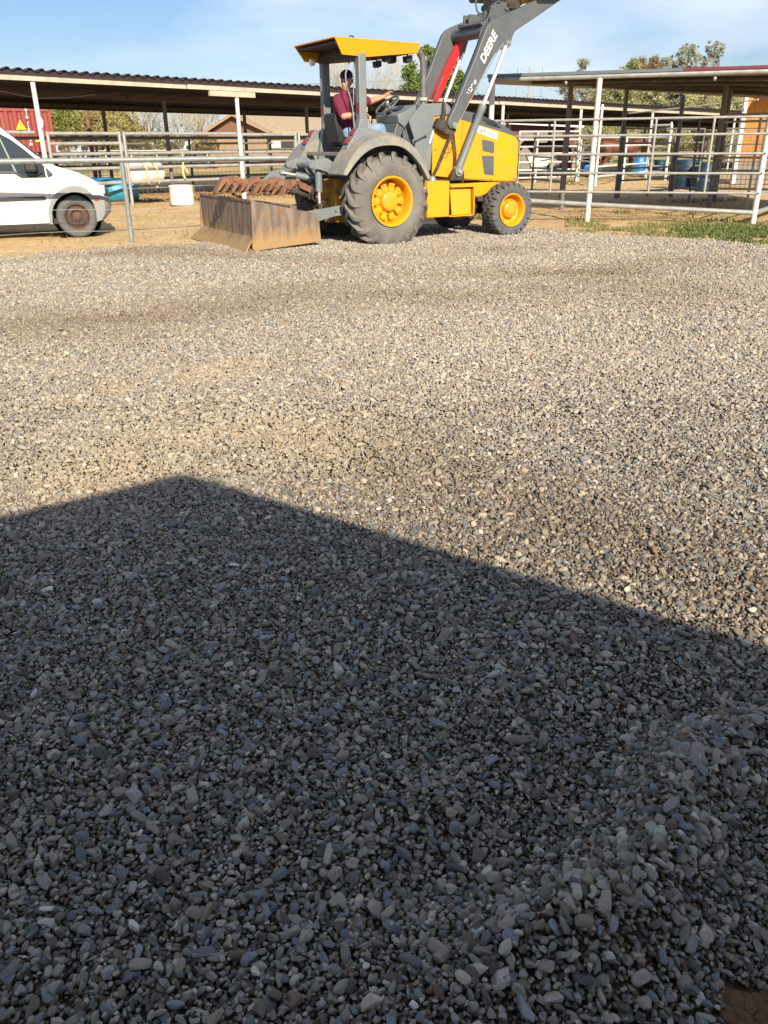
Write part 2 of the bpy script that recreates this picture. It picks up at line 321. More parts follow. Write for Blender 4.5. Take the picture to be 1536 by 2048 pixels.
def grid_mesh(name, XX, YY, ZZ, mt, keep=None):
    h, w_ = XX.shape; v = np.stack([XX, YY, ZZ], -1).reshape(-1, 3)
    i = np.arange(h * w_).reshape(h, w_); q = np.stack([i[:-1, :-1], i[:-1, 1:], i[1:, 1:], i[1:, :-1]], -1).reshape(-1, 4)
    if keep is not None: q = q[keep.reshape(-1)]
    me = bpy.data.meshes.new(name); me.from_pydata(v.tolist(), [], q.tolist()); me.materials.append(mt)
    me.polygons.foreach_set('use_smooth', [True] * len(me.polygons)); o = bpy.data.objects.new(name, me); COL.objects.link(o); return o
def dirt_mat():
    m = bpy.data.materials.new('sandy_dirt'); m.use_nodes = True; t = m.node_tree; b = t.nodes['Principled BSDF']; l = t.links.new
    b.inputs['Roughness'].default_value = .95; b.inputs['Specular IOR Level'].default_value = .15
    tcn = N(t, 'ShaderNodeTexCoord'); P = tcn.outputs['Object']
    def nz_(s, d, ro=.6):
        n = N(t, 'ShaderNodeTexNoise'); n.inputs['Scale'].default_value = s; n.inputs['Detail'].default_value = d; n.inputs['Roughness'].default_value = ro; l(P, n.inputs['Vector']); return n.outputs[0]
    def rng_(v, a, c):
        r_ = N(t, 'ShaderNodeMapRange'); r_.inputs[1].default_value = a; r_.inputs[2].default_value = c; l(v, r_.inputs[0]); return r_.outputs[0]
    def mix(fac, c1, c2):
        x = N(t, 'ShaderNodeMix', data_type='RGBA'); l(fac, x.inputs[0])
        for i, c in ((6, c1), (7, c2)):
            if isinstance(c, tuple): x.inputs[i].default_value = (*c, 1)
            else: l(c, x.inputs[i])
        return x.outputs[2]
    c = mix(rng_(nz_(1.3, 8), .35, .65), (.54, .365, .18), (.64, .465, .255))
    c = mix(rng_(nz_(7, 8, .7), .52, .68), c, (.34, .21, .10))
    c = mix(rng_(nz_(30, 6, .7), .55, .72), c, (.62, .48, .29))
    sp = N(t, 'ShaderNodeSeparateXYZ'); l(P, sp.inputs[0])
    far = rng_(sp.outputs[1], 34, 44); gn = N(t, 'ShaderNodeMath', operation='MULTIPLY'); l(far, gn.inputs[0]); l(rng_(nz_(.12, 5), .40, .6), gn.inputs[1])
    c = mix(gn.outputs[0], c, (.17, .19, .06))
    l(c, b.inputs['Base Color'])
    bp = N(t, 'ShaderNodeBump'); bp.inputs['Strength'].default_value = .6; bp.inputs['Distance'].default_value = .03; l(nz_(9, 10, .7), bp.inputs['Height'])
    bp2 = N(t, 'ShaderNodeBump'); bp2.inputs['Strength'].default_value = .6; bp2.inputs['Distance'].default_value = .015; l(nz_(45, 8, .7), bp2.inputs['Height']); l(bp.outputs[0], bp2.inputs['Normal']); l(bp2.outputs[0], b.inputs['Normal'])
    return m
struct(grid_mesh('ground', XX, YY, ZZ, dirt_mat()))

# gravel base sheet
def gravel_mat():
    m = bpy.data.materials.new('packed_fine_gravel'); m.use_nodes = True; t = m.node_tree; b = t.nodes['Principled BSDF']; l = t.links.new
    b.inputs['Roughness'].default_value = .9; b.inputs['Specular IOR Level'].default_value = .2
    tcn = N(t, 'ShaderNodeTexCoord'); v = N(t, 'ShaderNodeTexVoronoi'); v.inputs['Scale'].default_value = 85; l(tcn.outputs['Object'], v.inputs['Vector'])
    rp_ = N(t, 'ShaderNodeValToRGB'); e = rp_.color_ramp.elements; e[0].color = (.045, .028, .017, 1); e[1].color = (.17, .115, .072, 1)  # dark ramp also puts shade into the gaps between stones
    sepc = N(t, 'ShaderNodeSeparateColor'); l(v.outputs['Color'], sepc.inputs[0]); l(sepc.outputs[0], rp_.inputs[0]); l(rp_.outputs[0], b.inputs['Base Color'])
    iv = N(t, 'ShaderNodeMath', operation='SUBTRACT'); iv.inputs[0].default_value = 1; l(v.outputs['Distance'], iv.inputs[1])
    bp = N(t, 'ShaderNodeBump'); bp.inputs['Strength'].default_value = 1; bp.inputs['Distance'].default_value = .01; l(iv.outputs[0], bp.inputs['Height']); l(bp.outputs[0], b.inputs['Normal'])
    return m
gx = np.concatenate([np.arange(-30, -9, .5), np.arange(-9, 8, .06), np.arange(8, 12.6, .5)]); gy = np.concatenate([np.arange(-2, .4, .4), np.arange(.4, 3, .04), np.arange(3, 16.4, .08)])
GX, GY = np.meshgrid(gx, gy); sd_ = sdist(GX, GY) + .10 * fbm(GX * 3, GY * 3, 9, 3)
GZ = np.where(sd_ > 0, zg(GX, GY) - .014 - .03 * np.exp(-np.clip(sd_, 0, None) / .10), -.09 + 0 * GX); GZ = np.where((sd_ <= 0) & (sd_ > -.25), -.07, GZ)
kp = (sd_[:-1, :-1] > -.25) | (sd_[1:, 1:] > -.25)
struct(grid_mesh('gravel_yard', GX, GY, GZ, gravel_mat(), kp))

# stones: pebble meshes, scattered as one uncountable object
def pebble(seed, sub, planes, round_):
    import bmesh
    bm = bmesh.new(); bmesh.ops.create_icosphere(bm, subdivisions=sub, radius=1.0); rr = random.Random(seed)
    pl = [(Vector((rr.gauss(0, 1), rr.gauss(0, 1), rr.gauss(0, 1))).normalized(), rr.uniform(.52, .86)) for _ in range(planes)]
    off = Vector((rr.uniform(0, 50), rr.uniform(0, 50), 0))
    for v in bm.verts:
        p = v.co * (1 + .22 * mnoise.noise(v.co * 1.1 + off))
        for n_, d_ in pl:
            k = p.dot(n_) - d_
            if k > 0: p = p - n_ * k * (1 - round_)
        v.co = p
    bmesh.ops.smooth_vert(bm, verts=bm.verts, factor=.35, use_axis_x=True, use_axis_y=True, use_axis_z=True)
    me = bpy.data.meshes.new('pebble_shape'); bm.to_mesh(me); bm.free(); me.materials.append(M['stone'])
    me.polygons.foreach_set('use_smooth', [True] * len(me.polygons)); me.set_sharp_from_angle(angle=R(38 if planes > 6 else 80)); me.use_fake_user = True
    o = bpy.data.objects.new('pebble_shape', me); return o
HI = [pebble(i, 4, 7 if i % 2 else 13, .18 if i % 2 else .0) for i in range(14)]
LO = [pebble(50 + i, 2, 7, .1) for i in range(5)]
def scatter(name, pts, scl, rot, tint, idx, shapes, parent=None):
    n = len(pts); me = bpy.data.meshes.new(name); me.vertices.add(n); me.vertices.foreach_set('co', pts.astype(np.float32).ravel())
    for nm, ty, a in (('scl', 'FLOAT_VECTOR', scl), ('rot', 'FLOAT_VECTOR', rot), ('tint', 'FLOAT_VECTOR', tint), ('idx', 'INT', idx)):
        at = me.attributes.new(nm, ty, 'POINT'); at.data.foreach_set('value' if ty == 'INT' else 'vector', a.astype(np.int32 if ty == 'INT' else np.float32).ravel())
    o = bpy.data.objects.new(name, me); COL.objects.link(o)
    ng = bpy.data.node_groups.new(name + '_scatter', 'GeometryNodeTree'); ng.interface.new_socket('Geometry', in_out='INPUT', socket_type='NodeSocketGeometry'); ng.interface.new_socket('Geometry', in_out='OUTPUT', socket_type='NodeSocketGeometry')
    gi = N(ng, 'NodeGroupInput'); go = N(ng, 'NodeGroupOutput'); mtp = N(ng, 'GeometryNodeMeshToPoints'); iop = N(ng, 'GeometryNodeInstanceOnPoints'); gj = N(ng, 'GeometryNodeGeometryToInstance'); l = ng.links.new
    for s_ in reversed(shapes):
        oi = N(ng, 'GeometryNodeObjectInfo'); oi.inputs[0].default_value = s_; oi.inputs['As Instance'].default_value = False; l(oi.outputs['Geometry'], gj.inputs[0])
    def na(nm, ty):
        a = N(ng, 'GeometryNodeInputNamedAttribute', data_type=ty); a.inputs[0].default_value = nm; return a.outputs[0]
    e2r = N(ng, 'FunctionNodeEulerToRotation'); l(na('rot', 'FLOAT_VECTOR'), e2r.inputs[0])
    l(gi.outputs[0], mtp.inputs[0]); l(mtp.outputs[0], iop.inputs['Points']); l(gj.outputs[0], iop.inputs['Instance']); iop.inputs['Pick Instance'].default_value = True
    l(na('idx', 'INT'), iop.inputs['Instance Index']); l(e2r.outputs[0], iop.inputs['Rotation']); l(na('scl', 'FLOAT_VECTOR'), iop.inputs['Scale']); l(iop.outputs[0], go.inputs[0])
    md = o.modifiers.new('scatter', 'NODES'); md.node_group = ng
    return o
def jgrid(x0, x1, y0, y1, st, cone=True, jit=.42):
    a = np.arange(x0, x1, st); b = np.arange(y0, y1, st * .87); A, B = np.meshgrid(a, b); A = A + (np.arange(len(b)) % 2)[:, None] * st * .5
    A = A + rng.uniform(-jit, jit, A.shape) * st; B = B + rng.uniform(-jit, jit, B.shape) * st; A = A.ravel(); B = B.ravel()
    if cone:
        k = np.abs(A) < .53 * (B * .91 + .57) + .55; A, B = A[k], B[k]
    return A, B
# colour of the gravel: per-stone kind + broad patches (wet brown raked bands, ochre dirt, clean pale stone)
def wpts(pl): return np.array([G(*p)[:2] for p in pl])
def nearline(x, y, pl, wx):
    P = wpts(pl); d = np.full(x.shape, 1e9)
    for i in range(len(P) - 1):
        e = P[i + 1] - P[i]; t = np.clip(((x - P[i, 0]) * e[0] + (y - P[i, 1]) * e[1]) / (e @ e), 0, 1); d = np.minimum(d, np.hypot(x - P[i, 0] - t * e[0], y - P[i, 1] - t * e[1]))
    return np.exp(-(d / wx) ** 2)
def tints(x, y, k):
    n = len(x); pal = np.array([[.38, .345, .29], [.31, .295, .265], [.45, .41, .35], [.27, .27, .265], [.23, .25, .27], [.27, .215, .165], [.19, .16, .135], [.55, .52, .46], [.25, .285, .30], [.23, .165, .13], [.15, .15, .155], [.33, .28, .21]])
    pr = np.array([.2, .17, .13, .12, .075, .08, .055, .05, .03, .012, .04, .05]); pr /= pr.sum()
    c = pal[rng.choice(len(pal), n, p=pr)] * rng.choice([.62, .8, .95, 1.1, 1.35], (n, 1), p=[.17, .25, .28, .2, .10]) * rng.uniform(.9, 1.1, (n, 1)) * rng.uniform(.97, 1.03, (n, 3))
    wob = .6 + .5 * fbm(x * 1.3, y * 2.2, 12, 3)
    br = np.clip(1.0 * nearline(x, y, [(0, 660), (330, 640), (620, 585), (900, 590), (1150, 572), (1330, 590)], .75) + .85 * nearline(x, y, [(760, 560), (1000, 555), (1240, 545)], .55)
                 + .8 * nearline(x, y, [(300, 505), (640, 520), (900, 505), (1150, 500), (1330, 520)], .7) + .6 * nearline(x, y, [(0, 525), (420, 492)], .3) + .55 * nearline(x, y, [(760, 900), (1000, 1000), (1200, 1090), (1500, 1200)], .42), 0, 1)
    br = np.clip(br * wob, 0, 1)[:, None]
    c = c * (1 - .44 * br) * (1 - br * np.array([-.04, .10, .24]))
    oc = np.clip(nearline(x, y, [(240, 785), (340, 770), (470, 740), (520, 732)], .24) * (.45 + .9 * fbm(x * 5, y * 6, 14, 4)), 0, 1)[:, None] * .45
    c = c * (1 - oc) + np.array([.50, .37, .20]) * oc * rng.uniform(.85, 1.1, (n, 1))
    du = np.clip(.55 * nearline(x, y, [(150, 960), (300, 900), (450, 860), (620, 900)], .5) * (.7 + .5 * fbm(x * 3, y * 3, 15, 3)), 0, 1)[:, None]
    c = c * (1 - du) + np.array([.50, .41, .28]) * du
    pa = np.clip(.5 + .5 * fbm(x * .7, y * .9, 17, 3), 0, 1)[:, None]
    c = c * (.94 + .16 * pa)
    wm = np.clip((y - 2.2) / 2.2, 0, 1)[:, None] * .5    # tan tone blended in with distance from the camera
    c = c * (1 - .35 * wm) + np.array([.51, .44, .36]) * .35 * wm
    lift = np.clip((y - 2.5) / 3, 0, 1)[:, None]
    c = c * .93
    return np.clip(c * np.array([.905, .86, .81]) * (1 + .16 * lift), .01, .85)
def mk_layer(x, y, r, hi, dz=0.0, flat=(.45, .75), edge=.0):
    n = len(x); d = sdist(x, y) + .12 * fbm(x * 4, y * 4, 9, 3) + rng.normal(0, .05, n); k = d > edge; x, y, r = x[k], y[k], r[k]; n = len(x)
    el = rng.uniform(1.0, 1.6, n); fl = rng.uniform(*flat, n)
    z = zg(x, y) + dz + r * fl * .15
    pts = np.stack([x, y, z], 1); scl = np.stack([r * el, r * rng.uniform(.75, 1.0, n), r * fl], 1)
    z = z + rng.normal(0, 1, n) * r * .28
    pts[:, 2] = z
    rot = np.stack([rng.normal(0, .5, n), rng.normal(0, .5, n), rng.uniform(0, 6.28, n)], 1)
    idx = rng.integers(0, len(HI), n) if hi else len(HI) + rng.integers(0, len(LO), n)
    return pts, scl, rot, tints(x, y, 0), idx
def cat(Ls): return [np.concatenate([q[i] for q in Ls]) for i in range(5)]
LS = []
soil = np.array(G(1534, 2020)[:2])
def hole(x, y): return (np.hypot((x - soil[0]) / 1.3, y - soil[1]) > .05 + .02 * fbm(x * 40, y * 40, 33, 2))
x, y = jgrid(-3, 3, .55, 3.4, .0115); k = hole(x, y); x, y = x[k], y[k]; q_ = mk_layer(x, y, rng.uniform(.0045, .0075, len(x)), False, -.003); q_[3][:] *= np.array([.56, .49, .43]); LS.append(q_)  # brown fines, darkened further to put gap shade between the larger stones
x, y = jgrid(-3.5, 3.5, .55, 4.2, .0150); k = hole(x, y) & (rng.random(len(x)) < .55); x, y = x[k], y[k]; LS.append(mk_layer(x, y, rng.uniform(.0035, .0068, len(x)), False, .004))
x, y = jgrid(-4, 4, .55, 4.6, .0175); k = hole(x, y) & (rng.random(len(x)) < .9); x, y = x[k], y[k]
big = 1 + .2 * np.clip(ridge(x, y), 0, 1) / .085
LS.append(mk_layer(x, y, np.clip(rng.lognormal(math.log(.0080), .32, len(x)), .0045, .020) * np.minimum(big, 1.25), True, .001))
x, y = jgrid(-4, 4, .55, 5.5, .060, jit=.5); k = hole(x, y) & (rng.random(len(x)) < .75); x, y = x[k], y[k]; LS.append(mk_layer(x, y, rng.uniform(.010, .017, len(x)), True, .005, (.45, .7)))
x, y = jgrid(.1, 1.6, .5, 1.9, .042, jit=.5); k = hole(x, y) & (ridge(x, y) > .030) & (rng.random(len(x)) < .7); x, y = x[k], y[k]; LS.append(mk_layer(x, y, rng.uniform(.010, .0165, len(x)), True, .004, (.4, .7)))
P_ = cat(LS)
o = scatter('gravel_near', *P_, HI + LO); o['kind'] = 'stuff'; o['label'] = 'loose rounded grey and brown gravel stones in the foreground'
LS = []
x, y = jgrid(-7, 7, 4.6, 9.0, .0185, jit=.45); LS.append(mk_layer(x, y, np.clip(rng.lognormal(math.log(.0098), .25, len(x)), .006, .02), False, .001, (.5, .8)))
x, y = jgrid(-11, 10, 9.0, 16.4, .025, jit=.47); LS.append(mk_layer(x, y, np.clip(rng.lognormal(math.log(.0125), .22, len(x)), .006, .022), False, .001, (.55, .85)))
x, y = jgrid(-8, 8, 5.5, 14.5, .12, jit=.5); LS.append(mk_layer(x, y, rng.uniform(.015, .022, len(x)), False, .006, (.45, .7)))
P_ = cat(LS)
o = scatter('gravel_far', *P_, HI + LO); o['kind'] = 'stuff'; o['label'] = 'spread gravel stones of the sunlit yard'
# spilled stones outside the edge
def brown(n): return np.array([.30, .18, .085]) * rng.uniform(.6, 1.3, (n, 1))
def free_layer(x, y, r, tint, zf=None):
    n = len(x); z = (0 if zf is None else zf) + r * .2; z = np.broadcast_to(z, (n,))
    return [np.stack([x, y, z], 1), np.stack([r * rng.uniform(.9, 1.5, n), r, r * rng.uniform(.5, .9, n)], 1), np.stack([rng.normal(0, .4, n), rng.normal(0, .4, n), rng.uniform(0, 6.28, n)], 1), tint, len(HI) + rng.integers(0, len(LO), n)]
cx = []; cy = []; cr = []
c0 = G(318, 392)
n = 1600; cx.append(c0.x + rng.normal(0, 1.6, n)); cy.append(c0.y + .3 + np.abs(rng.normal(0, .7, n))); cr.append(rng.uniform(.015, .055, n))
n = 700; a = rng.uniform(0, 1, n); cx.append(-7 + 9 * a); cy.append(23.5 + 3.5 * a + rng.uniform(0, 2, n)); cr.append(rng.uniform(.015, .045, n))
n = 2600; cx.append(rng.uniform(-9, 12, n)); cy.append(rng.uniform(12, 34, n)); cr.append(rng.lognormal(math.log(.010), .45, n).clip(.004, .026))
x = np.concatenate(cx); y = np.concatenate(cy); r_ = np.concatenate(cr); k = sdist(x, y) < -.1; x, y, r_ = x[k], y[k], r_[k]
o = scatter('dirt_clods', *free_layer(x, y, r_, brown(len(x))), HI + LO); o['kind'] = 'stuff'; o['label'] = 'crumbly brown clods of earth and dung in the pens'
# bare soil patch in the foreground corner
mb = MB(); nn = 30
vs = [(soil[0] + .075 * math.cos(t * 6.28 / nn) * (1 + .2 * math.sin(3 * t)), soil[1] + .055 * math.sin(t * 6.28 / nn) * (1 + .2 * math.cos(2 * t)), 0) for t in range(nn)]
for t in range(5000 // 25):
    a = random.uniform(0, 6.28); q = random.uniform(0, 1) ** .5 * (1 + .25 * math.sin(3 * a)); px_, py_ = soil[0] + .07 * q * math.cos(a), soil[1] + .055 * q * math.sin(a)
    mb.ell((px_, py_, float(zg(np.array([px_]), np.array([py_]))[0]) - .006), (random.uniform(.006, .016),) * 2 + (random.uniform(.004, .010),), 8)
o = mb.build('soil_patch', mat('brown_soil', (.16, .085, .035), .95, (.10, .05, .02), 60, bump=.4, bscale=200)); o['kind'] = 'stuff'; o['label'] = 'bare brown soil showing through the gravel'
# weeds and dry grass
def blades(name, label, pts, h, wd, cols, lean=.5, per=1):
    V = []; F = []; C_ = []
    for (x_, y_, z_) in pts:
        for _ in range(per):
            a = random.uniform(0, 6.28); hh = h * random.uniform(.4, 1.2); ww = wd * random.uniform(.6, 1.2); dx, dy = math.cos(a), math.sin(a); ln = lean * hh * random.uniform(.2, 1)
            b = random.uniform(0, 6.28); o_ = len(V)
            V += [(x_ - dy * ww, y_ + dx * ww, z_), (x_ + dy * ww, y_ - dx * ww, z_), (x_ + math.cos(b) * ln * .5 + dy * ww * .9, y_ + math.sin(b) * ln * .5 - dx * ww * .9, z_ + hh * .6), (x_ + math.cos(b) * ln, y_ + math.sin(b) * ln, z_ + hh), (x_ + math.cos(b) * ln * .5 - dy * ww * .9, y_ + math.sin(b) * ln * .5 + dx * ww * .9, z_ + hh * .6)]
            F.append((o_, o_ + 1, o_ + 2, o_ + 3, o_ + 4)); c = random.choice(cols); k_ = random.uniform(.7, 1.25); C_ += [(c[0] * k_, c[1] * k_, c[2] * k_)] * 5
    me = bpy.data.meshes.new(name); me.from_pydata(V, [], F); me.materials.append(M['leaf']); at = me.attributes.new('tint', 'FLOAT_VECTOR', 'POINT'); at.data.foreach_set('vector', np.array(C_, np.float32).ravel())
    ob = bpy.data.objects.new(name, me); COL.objects.link(ob); ob['kind'] = 'stuff'; ob['label'] = label; return ob
GR = [(.13, .18, .045), (.10, .14, .035), (.18, .21, .07), (.26, .25, .11)]; DRY = [(.42, .33, .15), (.34, .29, .12), (.30, .27, .10), (.48, .38, .20)]
pts = []
while len(pts) < 4200:
    px_ = random.uniform(1330, 1620); py_ = random.gauss(467, 9) + (px_ - 1450) * .03
    g = G(px_, py_)
    if float(sdist(np.array([g.x]), np.array([g.y]))[0]) < -.05 and random.random() < min(1, (px_ - 1320) / 160) and mnoise.noise(Vector((g.x * 3, g.y * 4, 9))) > -.18: pts.append((g.x, g.y, -.01))
blades('weeds', 'low green weeds along the gravel edge by the corner post', pts, .065, .018, GR + [(.22, .25, .08), (.12, .17, .04)], .8, 2)
pts = []
while len(pts) < 4200:
    px_ = random.uniform(1130, 1600); py_ = random.gauss(456, 13)
    g = G(px_, py_)
    if float(sdist(np.array([g.x]), np.array([g.y]))[0]) < -.05 and (mnoise.noise(Vector((g.x * 1.5, g.y * 1.5, 3))) > -.1): pts.append((g.x, g.y, -.01))
blades('dry_grass', 'sparse dry yellow grass on the dirt by the right pen', pts, .05, .008, DRY + GR[:1] + GR[2:], .8, 2)
pts = []
for (px_, py_, n, s_) in [(1252, 425, 40, .35), (1175, 425, 26, .2), (1365, 405, 90, .5), (1420, 403, 90, .5), (1470, 402, 40, .3), (300, 440, 14, .5), (350, 470, 10, .6), (110, 484, 8, .5), (975, 425, 8, .3), (975, 437, 200, .5), (940, 438, 120, .4), (1395, 428, 40, .4)]:
    g = G(px_, py_)
    for _ in range(n): pts.append((g.x + random.gauss(0, s_ * .5), g.y + random.gauss(0, s_ * .4), -.01))
blades('weed_tufts', 'thin scattered weed tufts at the foot of the fences', pts, .12, .005, GR + DRY + DRY, .6, 3)
# ------------------------------------------------------------ loader tractor
TR = thing('loader_tractor', 'yellow and grey open station landscape loader tractor with its loader arms raised', 'tractor', (-.345, 13.625, 0), R(30))
def tyre_mb(ro, ri, w, tread):
    # carcass profile (axial y, radius)
    h = w / 2
    pr = [(-h * .80, ri), (-h * .98, ri + (ro - ri) * .28), (-h * 1.0, ri + (ro - ri) * .5), (-h * .93, ri + (ro - ri) * .78), (-h * .74, ro - .012), (-h * .4, ro), (0, ro + .004),
          (h * .4, ro), (h * .74, ro - .012), (h * .93, ri + (ro - ri) * .78), (h * 1.0, ri + (ro - ri) * .5), (h * .98, ri + (ro - ri) * .28), (h * .80, ri)]
    mb = MB(); mb.lathe(pr, n=72); return mb
def lug_mb(mb, ro, ri, w, n, hgt):
    h = w / 2
    for sgn in (-1, 1):
        for k in range(n):
            a0 = 2 * math.pi * (k + (.5 if sgn > 0 else 0)) / n
            sec = [(-.03, 0, .0, 1), (.10, .01, .035, 1), (.35, .055, .075, 1), (.62, .115, .13, 1), (.80, .15, .165, .9), (.93, .17, .185, .45), (1.0, .175, .19, .05)]
            rows = []
            for (t, a1, a2, hk) in [(-.06, -.05, .05, 1), (.18, .02, .13, 1), (.42, .10, .215, 1), (.66, .185, .30, 1), (.82, .235, .35, .98), (.93, .255, .365, .75), (1.0, .265, .37, .25)]:
                yy = sgn * h * min(t, 1.02)
                rb_ = ro - (.0 if t < .6 else (t - .6) / .43 * (ro - ri) * .26)
                rt = rb_ + hgt * hk * (1 if t < .8 else .9)
                rows.append([(yy, rb_ - .02, a0 + a1), (yy, rt, a0 + a1 + .012), (yy, rt, a0 + a2 - .012), (yy, rb_ - .02, a0 + a2)])
            vs = [(r * math.cos(a), y, r * math.sin(a)) for row in rows for (y, r, a) in row]; f = []
            for i in range(len(rows) - 1):
                for j in range(4): f.append((i * 4 + j, i * 4 + (j + 1) % 4, (i + 1) * 4 + (j + 1) % 4, (i + 1) * 4 + j))
            f += [(0, 1, 2, 3), tuple((len(rows) - 1) * 4 + j for j in (3, 2, 1, 0))]
            mb.add(vs, f)
def block_mb(mb, ro, w, n, hgt):
    h = w / 2
    for k in range(n):
        for (y0, y1, ph, dn) in ((-1.02, -.52, 0, .78), (-.46, -.02, .5, .8), (.02, .46, 0, .8), (.52, 1.02, .5, .78)):
            a0 = 2 * math.pi * (k + ph) / n; a1 = a0 + 2 * math.pi / n * dn; sk = .03 if ph else -.03
            vs = []
            for yy in (y0, y1):
                edge = abs(yy) > 1
                for (aa, rr) in ((a0 + sk * yy, ro - .03 - (.05 if edge else 0)), (a0 + .012 + sk * yy, ro + hgt - (.02 if edge else 0)), (a1 - .012 + sk * yy, ro + hgt - (.02 if edge else 0)), (a1 + sk * yy, ro - .03 - (.05 if edge else 0))):
                    vs.append((rr * math.cos(aa), yy * h, rr * math.sin(aa)))
            mb.add(vs, [(0, 1, 2, 3), (7, 6, 5, 4), (0, 4, 5, 1), (1, 5, 6, 2), (2, 6, 7, 3), (3, 7, 4, 0)])
def wheel_part(name, x, y, z, near, rear):
    # modelled with the outer face toward -y
    W_ = bpy.data.objects.new(name, None)
    if rear:
        tb = tyre_mb(.622, .345, .46, 0); lug_mb(tb, .617, .345, .46, 19, .066)
        ty = tb.build(name, 'tyre', TR, 35, 0)
        rb_ = MB(); rb_.lathe([(-.20, .335), (-.215, .352), (-.225, .350), (-.222, .325), (-.20, .310), (-.10, .300), (-.02, .290), (.0, .275), (.0, .0)], n=64)
        rb_.lathe([(.18, .30), (.21, .35), (.22, .35), (.21, .33), (.0, .29)], n=48)
        rm = rb_.build('rim', 'yellow', ty, 35)
        hb = MB(); hb.lathe([(0.0, .200), (-.05, .196), (-.06, .185), (-.065, .150), (-.125, .140), (-.155, .128), (-.165, .105), (-.168, 0)], n=40)
        for k in range(10):
            a = 2 * math.pi * k / 10; c, s_ = math.cos(a), math.sin(a); m = Matrix(((c, 0, -s_, 0), (0, 1, 0, 0), (s_, 0, c, 0), (0, 0, 0, 1)))
            hb.prism([(.13, -.012), (.13, .012), (.22, .040), (.262, .048), (.275, .0), (.262, -.048), (.22, -.040)], -.01, -.095) if False else None
            poly = [(.13, -.030), (.13, .030), (.20, .040), (.255, .052), (.272, 0), (.255, -.052), (.20, -.040)]
            v = [m @ Vector((p[0], t, p[1])) for t in (.0, -.085) for p in poly]; n_ = len(poly)
            hb.add(v, [tuple(range(n_)), tuple(range(2 * n_ - 1, n_ - 1, -1))] + [(i + n_, (i + 1) % n_ + n_, (i + 1) % n_, i) for i in range(n_)])
            b = m @ Vector((.235, 0, 0)); hb.cap((b.x, -.075, b.z), (b.x, -.100, b.z), .014, .012, 8)
        hb.build('hub', 'yellow', ty, 30)
    else:
        tb = tyre_mb(.395, .245, .30, 0); block_mb(tb, .395, .30, 22, .026)
        ty = tb.build(name, 'tyre2', TR, 35, 0)
        rb_ = MB(); rb_.lathe([(-.13, .238), (-.142, .256), (-.15, .254), (-.148, .236), (-.13, .222), (-.06, .214), (-.03, .205), (-.02, .19), (-.02, 0)], n=48)
        rb_.lathe([(.12, .21), (.14, .25), (.15, .25), (.0, .19)], n=32); rm = rb_.build('rim', 'yellow', ty, 35)
        hb = MB(); hb.lathe([(-.02, .125), (-.09, .120), (-.10, .110), (-.11, .075), (-.125, .070), (-.13, 0)], n=32)
        for k in range(8):
            a = 2 * math.pi * k / 8; hb.cap((.165 * math.cos(a), -.02, .165 * math.sin(a)), (.165 * math.cos(a), -.045, .165 * math.sin(a)), .013, .011, 8)
            hb.cap((.09 * math.cos(a), -.10, .09 * math.sin(a)), (.09 * math.cos(a), -.122, .09 * math.sin(a)), .009, .008, 8)
        hb.build('hub', 'yellow', ty, 30)
    bpy.data.objects.remove(W_)
    ty.location = (x, y, z); ty.rotation_euler = (0, random.uniform(0, 6), 0 if near else math.pi)
    return ty
wheel_part('rear_wheel', 0.0, -.80, .615, True, True); wheel_part('rear_wheel', 0.0, .80, .615, False, True)
fw1 = wheel_part('front_wheel', 2.34, -.75, .395, True, False); wheel_part('front_wheel', 2.34, .75, .395, False, False)

# chassis and axles
mb = MB()
mb.cap((0, -.62, .615), (0, .62, .615), .12, .12, 16); mb.box((-.32, -.30, .34), (.45, .30, .95)); mb.box((.3, -.26, .36), (2.05, .26, .80))
mb.box((2.24, -.60, .30), (2.44, .60, .48)); mb.cap((2.34, -.66, .39), (2.34, -.5, .39), .12, .10, 14); mb.cap((2.34, .5, .39), (2.34, .66, .39), .10, .12, 14)
mb.tube([(1.95, -.3, .38), (1.95, .3, .38)], .13, 16)
mb.build('chassis', 'dark', TR, 30, .006)
mb = MB(); mb.prism([(1.55, .80), (2.66, .80), (2.60, .74), (2.28, .70), (2.10, .61), (1.95, .60), (1.55, .60)], -.44, -.40); mb.prism([(1.55, .80), (2.66, .80), (2.60, .74), (2.28, .70), (2.10, .61), (1.95, .60), (1.55, .60)], .40, .44)
mb.box((2.66, -.44, .62), (2.78, .44, .80)); mb.build('front_frame', 'yellow', TR, 30, .008)
mb = MB()
for sg in (-1, 1):
    y0, y1 = (-.40, -.34) if sg < 0 else (.34, .40)
    mb.prism([(-.30, .98), (-.10, 1.02), (.05, .70), (-.25, .40), (-.45, .30), (-.62, .32), (-.62, .50), (-.42, .55), (-.55, .75)], y0, y1)
mb.box((-.58, -.36, .40), (-.30, .36, .90)); mb.box((-.64, -.22, .30), (-.56, -.05, .42)); mb.cap((-.60, 0, .72), (-.60, 0, .72), .12, .12); mb.cap((-.58, .17, .85), (-.66, .17, .85), .06, .06)
mb.build('rear_housing', 'yellowdirty', TR, 30, .006)

